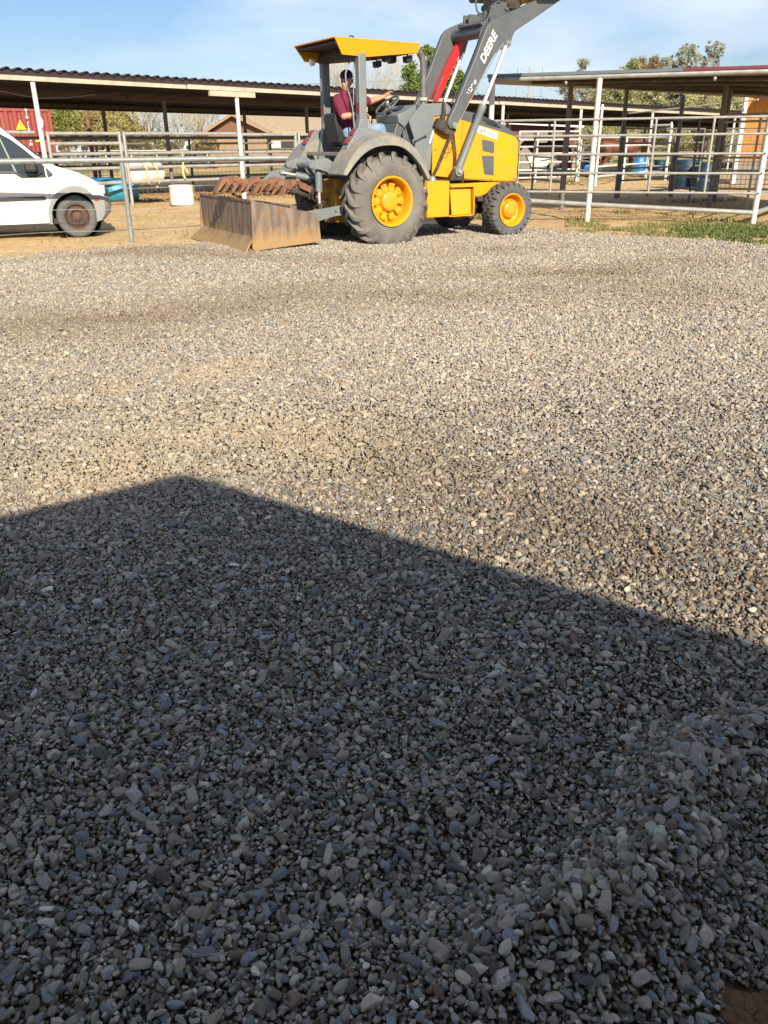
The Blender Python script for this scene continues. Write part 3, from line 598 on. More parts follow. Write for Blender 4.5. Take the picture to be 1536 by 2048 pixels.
# fenders
def fender(sg):
    yo, yi = sg * 1.09, sg * .60
    def chai(P):
        for _ in range(2): P = [P[0]] + [q for a, b in zip(P[:-1], P[1:]) for q in ((a[0] * .75 + b[0] * .25, a[1] * .75 + b[1] * .25), (a[0] * .25 + b[0] * .75, a[1] * .25 + b[1] * .75))] + [P[-1]]
        return P
    outer = [(-.84, 1.00), (-.70, 1.22), (-.53, 1.39), (-.28, 1.485), (.02, 1.495), (.28, 1.40), (.50, 1.20), (.63, .93)]
    inner = [(-.78, .985), (-.65, 1.14), (-.47, 1.29), (-.26, 1.365), (.08, 1.37), (.27, 1.27), (.45, 1.10), (.58, .90)]
    outer = chai(outer); inner = chai(inner); mb = MB(); n = len(outer)
    # skirt (outer face), crown, inner crown (slightly higher near the cab), underside
    crown = [(p[0], p[1] + .055 * max(0, 1 - abs(p[0] + .05) / .8)) for p in outer]
    ybr = sg * .96
    rows = []
    for i in range(n):
        o_, c_, q = outer[i], crown[i], inner[i]
        rows.append([(q[0], yo, q[1]), (o_[0], yo - sg * .012, o_[1]), (c_[0], ybr, c_[1]), (c_[0], yi, c_[1]), (c_[0] - (.0), yi, c_[1] - .03), (q[0], yo - sg * .03, q[1] + .004)])
    vs = [p for r_ in rows for p in r_]; k = 6
    f = [(i * k + j, i * k + (j + 1) % k, (i + 1) * k + (j + 1) % k, (i + 1) * k + j) for i in range(n - 1) for j in range(k)] + [tuple(range(k)), tuple((n - 1) * k + j for j in range(k - 1, -1, -1))]
    mb.add(vs, f)
    # inner wall with rear corner
    mb.prism([(-.84, 1.0), (-.70, 1.22), (-.53, 1.39), (-.28, 1.52), (.02, 1.53), (.28, 1.42), (.50, 1.20), (.63, .93), (.30, .92), (-.30, .95), (-.60, .96)], yi, yi + sg * .03)
    fo = mb.build('fender', 'greydusty' if sg < 0 else 'greydusty', TR, 28, .006)
    # tail light tower
    tb = MB(); ta, tb_ = (sg * .61, sg * .79)
    tb.prism([(-.42, 1.60), (-.24, 1.60), (-.05, 1.54), (-.20, 1.35), (-.62, 1.32), (-.60, 1.36)], min(ta, tb_), max(ta, tb_))
    tw = tb.build('lamp_housing', 'grey', fo, 28, .01)
    for (cx_, cz_) in ((-.462, 1.535), (-.555, 1.425)):
        l_ = MB(); d = Vector((-.18, 0, -.24)).normalized(); nrm = Vector((-.8, 0, .6)); c = Vector((cx_, (ta + tb_) / 2, cz_))
        m = Matrix.Translation(c) @ Matrix(((d.x, 0, nrm.x, 0), (0, 1, 0, 0), (d.z, 0, nrm.z, 0), (0, 0, 0, 1)))
        l_.box((-.048, -.060, -.02), (.048, .060, .022), m); l_.build('tail_light', 'lens', fo, 28, .003)
    return fo
fender(-1); fender(1)
# rops posts and canopy
for sg in (-1, 1):
    mb = MB(); mb.box((-.31, sg * .57 - .062, 1.0), (-.19, sg * .57 + .062, 2.55))
    mb.prism([(-.46, 1.05), (-.10, 1.05), (-.16, 1.55), (-.19, 1.72), (-.31, 1.72), (-.36, 1.5)], sg * .57 - .068, sg * .57 + .03 if sg > 0 else sg * .57 + .068)
    po = mb.build('roll_post', 'grey', TR, 30, .012)
    s_ = MB(); s_.box((-.312 - .004, sg * .57 - .05, 1.80), (-.311, sg * .57 + .02, 1.93)); s_.build('reflector', 'lens', po, 30)
    s_ = MB(); s_.box((-.316, sg * .57 - .03, 2.13), (-.311, sg * .57 + .03, 2.30))
    if sg > 0: s_.build('sticker', 'whitepl', po, 30)
    b_ = MB()
    for zz in (1.2, 1.45): b_ = MB(); b_.cap((-.25, sg * .57 - .07, zz), (-.25, sg * .57 - .083, zz), .016, .014, 8); b_.build('bolt', 'galv', po, 30)
mb = MB()
side = [(-.70, 2.725), (.68, 2.705), (.68, 2.585), (-.16, 2.505), (-.56, 2.520)]
for sg in (-1, 1):
    a = [(p[0], sg * (.665 if p[1] > 2.65 else .615), p[1]) for p in side]; b = [(p[0], p[1] - sg * .018, p[2]) for p in a]; n = 5
    mb.add(a + b, [tuple(range(5)), tuple(range(9, 4, -1))] + [(i, (i + 1) % 5, (i + 1) % 5 + 5, i + 5) for i in range(5)])
mb.add([(-.70, -.665, 2.725), (.68, -.665, 2.705), (.68, .665, 2.705), (-.70, .665, 2.725), (-.70, -.665, 2.712), (.68, -.665, 2.692), (.68, .665, 2.692), (-.70, .665, 2.712)], [(0, 1, 2, 3), (7, 6, 5, 4), (0, 4, 5, 1), (1, 5, 6, 2), (2, 6, 7, 3), (3, 7, 4, 0)])
0 and mb.add([(-.695, -.65, 2.71), (-.695, .65, 2.71), (-.565, .60, 2.525), (-.565, -.60, 2.525), (-.68, -.65, 2.71), (-.68, .65, 2.71), (-.55, .60, 2.525), (-.55, -.60, 2.525)], [(0, 1, 2, 3), (7, 6, 5, 4), (0, 4, 5, 1), (1, 5, 6, 2), (2, 6, 7, 3), (3, 7, 4, 0)])
mb.box((.66, -.615, 2.585), (.68, .615, 2.70))
cn = mb.build('canopy', 'yellow', TR, 30, .004)
mb = MB(); mb.box((-.66, -.625, 2.655), (.65, .625, 2.68)); mb.box((-.33, -.60, 2.50), (-.17, .60, 2.60)); mb.box((-.30, -.60, 2.60), (-.20, .60, 2.655)); mb.box((.18, -.59, 2.56), (.28, .59, 2.655)); mb.build('headliner', 'dark', cn, 30)
for (x_, y_) in ((.24, -.45), (.45, -.25), (.60, -.45), (.60, .45)):
    l_ = MB(); l_.prism([(x_ - .05, 2.55), (x_ + .05, 2.57), (x_ + .055, 2.49), (x_ + .01, 2.465), (x_ - .04, 2.475)], y_ - .06, y_ + .06); l_.tube([(x_, y_, 2.53), (x_, y_, 2.58)], .012, 8); l_.build('work_light', 'black', cn, 30, .008)
l_ = MB(); l_.cyl((-.50, .42, 2.505), (-.55, .42, 2.495), .045, .05, 20); lr = l_.build('work_light', 'whitepl', cn, 40)
l_ = MB(); l_.tube([(-.28, -.3, 2.72), (-.28, -.3, 2.76), (-.26, -.3, 2.785), (-.22, -.3, 2.785), (-.20, -.3, 2.76), (-.20, -.3, 2.72)], .010, 8); l_.build('lifting_eye', 'black', cn, 60)
mb = MB(); mb.tube([(-.30, -.42, 2.50), (-.37, -.44, 2.43), (-.43, -.45, 2.30), (-.42, -.45, 2.15), (-.36, -.45, 2.0), (-.33, -.46, 1.85), (-.33, -.50, 1.6)], .011, 8); mb.tube([(-.28, -.46, 2.50), (-.31, -.47, 2.3), (-.32, -.47, 1.9)], .008, 8); mb.build('cable', 'galvgrey', TR, 60)

# hood
xs = [1.05, 1.45, 1.9, 2.2, 2.45, 2.66, 2.74]
zs = [1.80, 1.76, 1.665, 1.60, 1.545, 1.49, 1.42]; ztp = [1.90, 1.885, 1.84, 1.765, 1.69, 1.60, 1.48]
mb = MB()
for sg in (-1, 1):
    y0 = sg * .47
    poly = [(1.05, .93), (1.66, .86), (2.35, .81), (2.735, .80), (2.74, 1.2), (2.74, 1.40)] + [(x_, z_) for x_, z_ in zip(xs[::-1], zs[::-1])][1:] 
    mb.prism(poly, min(y0, y0 - sg * .02), max(y0, y0 - sg * .02))
hd = mb.build('hood_side', 'yellow', TR, 30, .008)
mb = MB(); rows = []
for x_, z0, z1 in zip(xs, zs, ztp):
    rows += [(x_, -.475, z0 - .01), (x_, -.475, z0 + .012), (x_, -.33, z1 - .01), (x_, -.27, z1), (x_, .27, z1), (x_, .33, z1 - .01), (x_, .475, z0 + .012), (x_, .475, z0 - .01)]
k = 8; n = len(xs)
mb.add(rows, [(i * k + j, i * k + (j + 1) % k, (i + 1) * k + (j + 1) % k, (i + 1) * k + j) for i in range(n - 1) for j in range(k)] + [tuple(range(k)), tuple((n - 1) * k + j for j in range(k - 1, -1, -1))])
ht = mb.build('hood_top', 'dgrey', TR, 28, .006)
mb = MB()
for i in range(3):
    x0_ = 2.02 + .0 * i; z_ = 1.80 - .035 * i
    mb.box((2.0 + .05 * i, -.462 + .045 * (2 - i), z_ - .07), (2.33 + .03 * i, -.452 + .045 * (2 - i), z_ - .052), Matrix.Translation((2.15, 0, 1.78)) @ Matrix.Rotation(R(13), 4, 'Y') @ Matrix.Translation((-2.15, 0, -1.78)))
mb.build('vent_slot', 'black', ht, 0)
mb = MB(); mb.box((2.735, -.46, .80), (2.775, .46, 1.44)); mb.build('front_grille', 'dark', TR, 0, .01)
def roundpoly(P, r=.02):
    o_ = []; n = len(P)
    for i in range(n):
        p = Vector(P[i]); a = Vector(P[i - 1]) - p; b = Vector(P[(i + 1) % n]) - p; a.normalize(); b.normalize()
        for t in (0, .33, .67, 1): q = p + a * r * (1 - t) ** 2 + b * r * t ** 2; o_.append((q.x, q.y))
    return o_
for nm, P in (('side_vent', [(1.985, 1.445), (2.235, 1.405), (2.24, 1.235), (2.015, 1.275)]), ('side_vent', [(1.995, 1.205), (2.24, 1.20), (2.255, .905), (2.06, .925)])):
    mb = MB(); mb.prism(roundpoly(P), -.4745, -.4705); sv = mb.build(nm, 'dgrey', hd, 0)
mb = MB(); mb.prism([(1.88, 1.648), (2.295, 1.538), (2.28, 1.438), (1.865, 1.548)], -.477, -.4705); pl = mb.build('number_plate', 'textwhite', hd, 0)
mw = Matrix.Translation((2.08, -.479, 1.540)) @ Matrix.Rotation(R(90), 4, 'X') @ Matrix.Rotation(R(-14.8), 4, 'Z')
text_obj('plate_number', '569-13-35', .098, 'textdark', pl, mw, .0006, bold=.0012, sx=.80)
for (xa, za, xb, zb_) in ((1.60, .875, 1.60, 1.725), (2.735, .81, 1.60, .875)):
    d_ = Vector((xb - xa, 0, zb_ - za)); n_ = Vector((-d_.z, 0, d_.x)).normalized() * .003; a_ = Vector((xa, -.4725, za)); b_ = Vector((xb, -.4725, zb_))
    v = [a_ - n_, b_ - n_, b_ + n_, a_ + n_]; v += [p + Vector((0, .003, 0)) for p in v]
    mb = MB(); mb.add(v, [(0, 1, 2, 3), (7, 6, 5, 4), (0, 4, 5, 1), (1, 5, 6, 2), (2, 6, 7, 3), (3, 7, 4, 0)]); mb.build('panel_seam', 'dark', hd, 0)
for (xa, za) in ((1.12, 1.0), (1.12, 1.6), (1.56, .93), (2.2, .84), (1.10, 1.3)):
    mb = MB(); mb.cyl((xa, -.470, za), (xa, -.480, za), .012, .010, 8); mb.build('bolt', 'dark', hd, 40)
mb = MB(); mb.box((1.66, -.476, .99), (1.80, -.470, 1.0)); mb.box((1.79, -.476, .95), (1.80, -.470, 1.0)); mb.build('panel_slot', 'yellowdirty', hd, 0)
mb = MB(); mb.cap((2.68, -.47, .86), (2.68, -.485, .86), .022, .02, 12); mb.build('latch', 'galv', hd, 40)
# cowl between seat and engine
mb = MB(); mb.prism([(.82, 1.93), (1.28, 1.955), (1.36, 1.90), (1.38, 1.80), (1.07, 1.76), (1.01, 1.0), (.84, 1.0)], -.49, .49); cw = mb.build('cowl', 'grey', TR, 30, .012)
mb = MB(); mb.prism([(.60, 1.70), (.84, 1.94), (.86, 1.55), (.88, 1.02), (.70, 1.02), (.72, 1.42)], -.50, -.46); mb.build('cowl_wing', 'grey', cw, 30, .006)
mb = MB(); mb.prism([(.97, 1.40), (.99, 1.38), (1.09, 1.64), (1.07, 1.66)], -.497, -.493); mb.build('sticker', 'whitepl', cw, 0)
mb = MB(); mb.prism([(.50, 1.79), (.60, 1.82), (.84, 1.93), (.84, 1.15), (.74, 1.12), (.70, 1.50), (.62, 1.62), (.52, 1.68)], -.34, .34); ds = mb.build('dashboard', 'grey', TR, 30, .012)
mb = MB(); m = Matrix.Translation((.70, -.02, 1.885)) @ Matrix.Rotation(R(-26), 4, 'Y')
mb.box((-.07, -.10, 0), (.07, .10, .006), m); mb.build('display', 'vandark', ds, 0)
mb = MB(); mb.box((.60, -.345, 1.28), (.70, -.30, 1.58)); mb.box((.49, -.30, 1.50), (.62, .30, 1.74), Matrix.Translation((.5, 0, 1.6)) @ Matrix.Rotation(R(25), 4, 'Y') @ Matrix.Translation((-.5, 0, -1.6))); mb.build('control_box', 'dgrey', ds, 0, .01)
mb = MB(); m = Matrix.Translation((.52, .0, 1.93)) @ Matrix.Rotation(R(-38), 4, 'Y')
pts = [m @ Vector((.20 * math.cos(t * math.pi / 16), .20 * math.sin(t * math.pi / 16), 0)) for t in range(33)]
mb.tube(pts, .016, 8, False)
for a in (90, 210, 330): mb.tube([m @ Vector((0, 0, -.02)), m @ Vector((.195 * math.cos(R(a)), .195 * math.sin(R(a)), 0))], .012, 8)
mb.cap(m @ Vector((0, 0, -.05)), m @ Vector((0, 0, .01)), .04, .03); mb.build('steering_wheel', 'dgrey', TR, 60)
mb = MB(); mb.tube([(.50, 0, 1.92), (.62, 0, 1.60), (.68, 0, 1.3)], .035, 10); mb.build('steering_column', 'black', TR, 60)
for (x_, y_) in ((-.20, -.47), (-.165, -.44), (-.13, -.47), (-.095, -.44)):
    mb = MB(); mb.tube([(x_ + .02, y_, 1.46), (x_, y_, 1.70)], .007, 8); lv = mb.build('lever', 'galv', TR, 60)
    mb = MB(); mb.cap((x_, y_, 1.70), (x_ - .002, y_, 1.765), .017, .020, 10); mb.build('knob', 'orange', lv, 60)
mb = MB(); mb.tube([(.0, -.40, 1.35), (-.01, -.40, 1.70)], .01, 8); mb.cap((-.01, -.40, 1.70), (-.01, -.40, 1.75), .018, .018); mb.build('lever', 'galv', TR, 60)
# floor, seat
mb = MB(); mb.box((-.60, -.58, 1.235), (-.50, .58, 1.285)); mb.box((-.50, -.58, 1.05), (.86, .58, 1.09)); mb.build('cab_floor', 'greydusty', TR, 0, .005)
mb = MB(); mb.box((-.34, -.20, 1.09), (.08, .20, 1.38)); mb.prism([(-.40, 1.38), (.14, 1.40), (.16, 1.48), (.10, 1.51), (-.34, 1.47)], -.25, .25)
mb.prism([(-.42, 1.40), (-.30, 1.42), (-.40, 1.78), (-.43, 1.82), (-.47, 1.80), (-.48, 1.72)], -.17, .21); mb.build('seat', 'black', TR, 30, .025)
# exhaust
mb = MB(); mb.tube([(1.17, 0, 1.93), (1.17, 0, 2.05)], .042, 16); mb.tube([(1.17, 0, 2.03), (1.17, 0, 2.08), (1.17, 0, 2.085)], [.055, .06, .06], 16); mb.tube([(1.17, 0, 2.08), (1.17, 0, 2.42), (1.165, 0, 2.52), (1.14, 0, 2.60), (1.10, 0, 2.66), (1.085, 0, 2.69)], .050, 16)
mb.build('exhaust_stack', mat('exhaust_metal', (.17, .165, .16), .55, (.10, .09, .08), 6, metal=.2), TR, 50)
mb = MB(); mb.tube([(1.17, 0, 2.00), (1.17, 0, 2.045)], .068, 20); mb.build('exhaust_clamp', 'beam', TR, 50)
# side boxes
mb = MB(); mb.box((.70, -.88, .345), (1.11, -.42, .865)); mb.box((.66, -.84, .40), (.72, -.42, .84)); b1 = mb.build('fuel_tank', 'yellow', TR, 30, .014)
mb = MB(); mb.cap((.93, -.66, .865), (.93, -.66, .885), .06, .055, 20); mb.build('filler_cap', 'galvgrey', b1, 40)
mb = MB(); fr = [(1.145, .33), (1.60, .345), (1.62, .80), (1.145, .83)]
mb.box((1.145, -.80, .335), (1.165, -.42, .83)); mb.box((1.59, -.86, .345), (1.61, -.42, .80)); mb.box((1.145, -.86, .765), (1.61, -.42, .81)); mb.box((1.145, -.84, .335), (1.61, -.42, .36)); mb.box((1.145, -.70, .34), (1.60, -.68, .80)); st = mb.build('step_box', 'yellow', TR, 30, .006)
mb = MB(); mb.add([(1.18, -.79, .76), (1.57, -.79, .745), (1.55, -.85, .37), (1.18, -.86, .36), (1.18, -.77, .76), (1.57, -.77, .745), (1.55, -.83, .37), (1.18, -.84, .36)], [(0, 1, 2, 3), (7, 6, 5, 4), (0, 4, 5, 1), (1, 5, 6, 2), (2, 6, 7, 3), (3, 7, 4, 0)]); mb.build('step_plate', 'yellow', st, 0, .004)
mb = MB(); mb.box((.70, .42, .345), (1.60, .85, .83)); mb.build('battery_box', 'yellow', TR, 30, .014)
# loader arms
ARM = [(1.22, 1.66), (1.235, 1.72), (1.35, 1.91), (1.49, 2.18), (1.66, 2.50), (1.85, 2.90), (1.90, 2.99), (1.98, 3.06), (2.08, 3.105), (2.40, 3.215), (2.72, 3.34), (3.05, 3.47), (3.55, 3.66), (3.62, 3.64), (3.62, 3.56), (3.22, 3.37), (2.82, 3.15), (2.50, 2.985), (2.41, 2.93), (2.375, 2.86), (2.35, 2.78), (2.33, 2.73), (2.27, 2.70), (2.15, 2.685), (2.06, 2.63), (1.96, 2.50), (1.83, 2.31), (1.65, 2.05), (1.51, 1.84), (1.42, 1.70), (1.39, 1.63), (1.33, 1.58), (1.26, 1.60)]
def arm(sg):
    y0, y1 = sorted((sg * .55, sg * .635)); mb = MB(); mb.prism(ARM, y0, y1)
    A = mb.build('loader_arm', 'dgrey', TR, 30, .012)
    p = MB(); p.cyl((2.28, sg * .60, 2.765), (2.28, sg * .675, 2.765), .05, .045, 20); p.cyl((2.28, sg * .67, 2.765), (2.28, sg * .69, 2.765), .022, .02, 12)
    p.build('pivot_pin', 'galvgrey', A, 40); p = MB(); p.cyl((1.335, sg * .60, 1.64), (1.335, sg * .665, 1.64), .050, .046, 20); p.cyl((1.335, sg * .665, 1.64), (1.335, sg * .68, 1.64), .022, .02, 12); p.build('pivot_pin', 'galvgrey', A, 40)
    # raised weld rib along the front edge
    r_ = MB(); rib = [(1.40, 1.66), (1.53, 1.85), (1.67, 2.055), (1.85, 2.31), (2.05, 2.58), (2.13, 2.69), (2.20, 2.76)]
    r_.tube([(q[0] + .004, sg * .637, q[1] + .012) for q in rib], .008, 8); r_.build('weld_rib', 'greydusty', A, 60)
    return A
A1 = arm(-1); A2 = arm(1)
mw = lambda x_, z_, a: Matrix.Translation((x_, -.638, z_)) @ Matrix.Rotation(R(90), 4, 'X') @ Matrix.Rotation(R(a), 4, 'Z')
text_obj('arm_lettering', 'DEERE', .155, 'textwhite', A1, mw(1.925, 2.695, 59.5), .001, shear=.25, bold=.004, sx=1.02)
text_obj('arm_lettering', 'EP', .055, 'textwhite', A1, mw(1.70, 2.235, 59.5), .001, bold=.002)
mb = MB()
for (a, b, c, d) in ((1.575, 2.135, 1.60, 2.11), (1.605, 2.155, 1.635, 2.165), (1.625, 2.10, 1.645, 2.14), (1.55, 2.09, 1.555, 2.095), (1.58, 2.075, 1.585, 2.08), (1.63, 2.19, 1.65, 2.205)): mb.cap((a, -.637, b), (c, -.637, d), .007, .007, 8)
mb.build('arm_emblem', 'textwhite', A1, 60)
mb = MB(); mb.tube([(2.13, -.56, 2.97), (2.13, .56, 2.97)], .095, 24); mb.build('cross_tube', 'dgrey', TR, 50)
mb = MB(); mb.prism([(2.0, 3.06), (2.2, 3.14), (2.3, 3.10), (2.1, 3.0)], -.30, .30); mb.box((2.20, -.34, 3.08), (2.50, -.28, 3.30), Matrix.Translation((2.2, 0, 3.1)) @ Matrix.Rotation(R(-12), 4, 'Y') @ Matrix.Translation((-2.2, 0, -3.1)))
for yy in (-.34, -.2, .2, .34): mb.box((2.14, yy - .02, 3.0), (2.52, yy + .02, 3.24))
mb.cap((2.45, -.36, 3.26), (2.45, .36, 3.26), .035, .035, 12); mb.build('linkage_bracket', 'dgrey', TR, 30, .006)
mb = MB(); mb.tube([(2.45, 0, 3.26), (2.95, 0, 3.42)], .07, 16); mb.build('tilt_cylinder', 'dgrey', TR, 50)
# bucket high above, mostly beyond the top of the picture
bk_off = (.42, .10)
bk = [(2.30, 3.42), (2.28, 3.60), (2.50, 4.05), (2.90, 4.22), (3.45, 4.20), (3.40, 4.14), (2.92, 4.12), (2.62, 3.95), (2.48, 3.64), (2.50, 3.50), (3.05, 3.50), (3.06, 3.46)]
bk = [(a + bk_off[0], b + bk_off[1]) for a, b in bk]
sp_ = [(a + bk_off[0], b + bk_off[1]) for a, b in [(2.29, 3.44), (2.29, 3.60), (2.50, 4.03), (2.90, 4.20), (3.43, 4.18), (3.04, 3.48)]]
mb = MB(); mb.prism(bk, -1.0, 1.0); mb.prism(sp_, -1.02, -.99); mb.prism(sp_, .99, 1.02)
mb.build('loader_bucket', 'dark', TR, 30, .004)
mb = MB(); mb.box((2.72, -.12, 3.44), (3.3, .12, 3.51)); mb.cap((3.1, -.3, 3.46), (3.1, .3, 3.46), .04, .04); mb.build('bucket_bracket', 'yellowdirty', TR, 30, .006)
mb = MB(); mb.box((2.45, -.25, 3.30), (2.80, .25, 3.52)); mb.cap((2.5, -.3, 3.35), (2.5, .3, 3.35), .05, .05); mb.build('bucket_linkage', 'dark', TR, 30, .006)
# lift cylinders
for sg in (-1, 1):
    yy = sg * .64 if sg < 0 else .50
    a = Vector((1.42, yy, .99)); t = Vector((2.25, yy, 2.735)); d = (t - a).normalized(); top = a + d * 1.03
    mb = MB(); mb.tube([a + d * .04, top - d * .10, top - d * .09, top], [.055, .055, .062, .062], 20); mb.cyl(a - Vector((0, .05, 0)), a + Vector((0, .05, 0)), .075, .075, 24); cy = mb.build('lift_cylinder', 'grey' if sg < 0 else 'dgrey', TR, 40)
    mb = MB(); mb.tube([top, t], .030, 16); mb.build('cylinder_rod', 'chrome', cy, 60)
    mb = MB(); mb.cyl(a - Vector((0, .045, 0)), a - Vector((0, .08, 0)), .038, .034, 16); mb.build('pivot_pin', 'galv', cy, 40)
mb = MB(); mb.prism([(1.28, .86), (1.50, .86), (1.52, .98), (1.42, 1.08), (1.32, 1.0)], -.66, -.60); mb.tube([(1.48, -.62, 1.05), (1.53, -.62, .98), (1.54, -.62, .88), (1.54, -.60, .82)], .022, 10); mb.build('cylinder_mount', 'dark', TR, 40, .004)
# safety lock bar on the far cylinder
mb = MB(); a = Vector((1.67, .47, 2.02)); b = Vector((2.20, .47, 2.92)); d = (b - a).normalized(); u = Vector((-d.z, 0, d.x)).normalized()
for (o0, o1, y0, y1) in ((-.055, .055, -.05, -.035), (-.055, -.035, -.05, .05), (.035, .055, -.05, .05)):
    v = [a + u * o0 + Vector((0, y0, 0)), b + u * o0 + Vector((0, y0, 0)), b + u * o1 + Vector((0, y0, 0)), a + u * o1 + Vector((0, y0, 0))]; v += [p + Vector((0, y1 - y0, 0)) for p in v]
    mb.add(v, [(0, 1, 2, 3), (7, 6, 5, 4), (0, 4, 5, 1), (1, 5, 6, 2), (2, 6, 7, 3), (3, 7, 4, 0)])
mb.build('safety_bar', 'red', TR, 30, .004)
# loader tower, hoses
mb = MB(); mb.prism([(1.02, 1.62), (1.08, 1.74), (1.20, 1.70), (1.40, 1.66), (1.40, 1.55), (1.30, 1.50), (1.20, 1.52)], -.60, -.50); mb.tube([(1.16, -.55, 1.70), (1.20, -.55, 1.82), (1.22, -.5, 2.0)], [.05, .03, .02], 10)
mb.tube([(1.37, -.545, 1.60), (1.44, -.545, 1.22), (1.42, -.55, .95)], .018, 8); mb.build('loader_tower', 'dark', TR, 40, .006)
mb = MB()
for i, (dx, dy) in enumerate(((0, 0), (.02, -.015), (-.015, -.03), (.03, .01))):
    mb.tube([(1.35 + dx, -.56 + dy, 1.60), (1.30 + dx, -.58 + dy, 1.50), (1.22 + dx, -.56 + dy, 1.33), (1.10 + dx, -.55 + dy, 1.08), (1.02 + dx, -.55 + dy, .95), (.96 + dx, -.52 + dy, .88)], .013, 8)
mb.tube([(1.28, -.57, 1.46), (1.33, -.60, 1.36), (1.28, -.61, 1.26), (1.2, -.59, 1.25)], .006, 6)
mb.build('hydraulic_hose', 'dark', TR, 60)
mb = MB(); mb.tube([(1.50, -.30, 1.95), (1.62, -.42, 2.25), (1.85, -.45, 2.75), (1.95, -.42, 2.98), (2.08, -.38, 3.12), (2.20, -.34, 3.30), (2.30, -.32, 3.36), (2.50, -.30, 3.34)], .013, 8); mb.tube([(2.10, -.3, 3.14), (2.0, -.3, 3.16), (1.93, -.3, 3.22), (1.90, -.3, 3.32), (1.92, -.3, 3.42)], .014, 8)
mb.tube([(1.45, .2, 1.9), (1.5, .15, 2.1), (1.62, .12, 2.35)], .012, 8); mb.build('hydraulic_hose', 'dgrey', TR, 60)
mb = MB(); mb.tube([(.60, -.60, 1.43), (.87, -.60, 1.54)], .012, 8); mb.cap((.87, -.60, 1.54), (.885, -.60, 1.545), .018, .018); mb.tube([(.60, -.60, 1.43), (.56, -.70, 1.40)], .010, 8); mb.build('grab_handle', 'grey', TR, 60)
# rear hitch: lift arms, cylinders
mb = MB(); mb.tube([(-.88, -.50, 1.13), (-.88, .42, 1.13)], .055, 16); mb.build('rocker_shaft', 'galv', TR, 50)
for yy in (-.50, .30):
    mb = MB(); mb.prism([(-1.06, 1.06), (-1.10, 1.11), (-1.06, 1.16), (-.92, 1.20), (-.80, 1.21), (-.62, 1.10), (-.58, .98), (-.72, .98), (-.84, 1.03), (-.95, 1.06)], yy - .03, yy + .03)
    mb.cyl((-1.06, yy - .05, 1.11), (-1.06, yy + .05, 1.11), .042, .042, 18); mb.build('lift_arm', 'grey', TR, 30, .008)
mb = MB(); mb.prism([(-.96, 1.15), (-.90, 1.15), (-.62, .80), (-.66, .78)], -.02, .02); mb.prism([(-.80, 1.2), (-.74, 1.2), (-.52, .62), (-.60, .60)], .20, .23); mb.build('top_link', 'grey', TR, 30, .004)
mb = MB(); mb.tube([(-.90, -.42, 1.05), (-.90, -.42, .76)], .052, 16); mb.cyl((-.90, -.47, 1.07), (-.90, -.37, 1.07), .035, .035); c_ = mb.build('hitch_cylinder', 'grey', TR, 40)
mb = MB(); mb.tube([(-.90, -.42, .76), (-.90, -.42, .58)], .024, 12); mb.build('cylinder_rod', 'chrome', c_, 60)
mb = MB(); mb.cyl((-.90, -.46, .56), (-.90, -.38, .56), .038, .038); mb.build('clevis', 'dark', c_, 40)
mb = MB(); mb.tube([(-1.0, .15, .97), (-.70, -.05, .90)], .05, 14); c_ = mb.build('hitch_cylinder', 'grey', TR, 40)
mb = MB(); mb.tube([(-1.18, .27, 1.01), (-1.0, .15, .97)], .02, 10); mb.build('cylinder_rod', 'chrome', c_, 60)
mb = MB(); mb.prism([(-1.55, .86), (-1.32, 1.03), (-1.14, 1.06), (-1.10, .96), (-1.16, .84), (-1.30, .80)], .28, .34); mb.cyl((-1.18, .25, 1.01), (-1.18, .37, 1.01), .035, .035); mb.build('quick_hitch', 'grey', TR, 30, .006)
for yy in (-.56, .50):
    mb = MB(); mb.prism([(-1.22, .50), (-.55, .57), (-.50, .53), (-.50, .43), (-.72, .42), (-1.10, .34), (-1.25, .40)], yy - .018, yy + .018); mb.cap((-.72, yy - .035, .50), (-.72, yy + .035, .50), .018, .018); mb.build('lower_link', 'grey', TR, 30, .004)
mb = MB()
rr_ = random.Random(4)
for i in range(7):
    y0 = -.32 + .055 * i; mb.tube([(-.62, y0 * .5, .95 + .01 * i), (-.78 - .02 * (i % 3), y0, .93 - .03 * (i % 2)), (-.92, y0 + .02, .80), (-.96 + .02 * (i % 2), y0 + .03, .66), (-.86, y0, .58), (-.72, y0 * .7, .60)], .012, 8)
mb.build('hydraulic_hose', 'dark', TR, 60)
mb = MB()
for i in range(4): mb.cap((-.70, .0 + .01 * i, .90 - .075 * i), (-.82, .02 + .01 * i, .88 - .075 * i), .034, .034, 12)
mb.build('hose_coupler', 'yellowdirty', TR, 40)
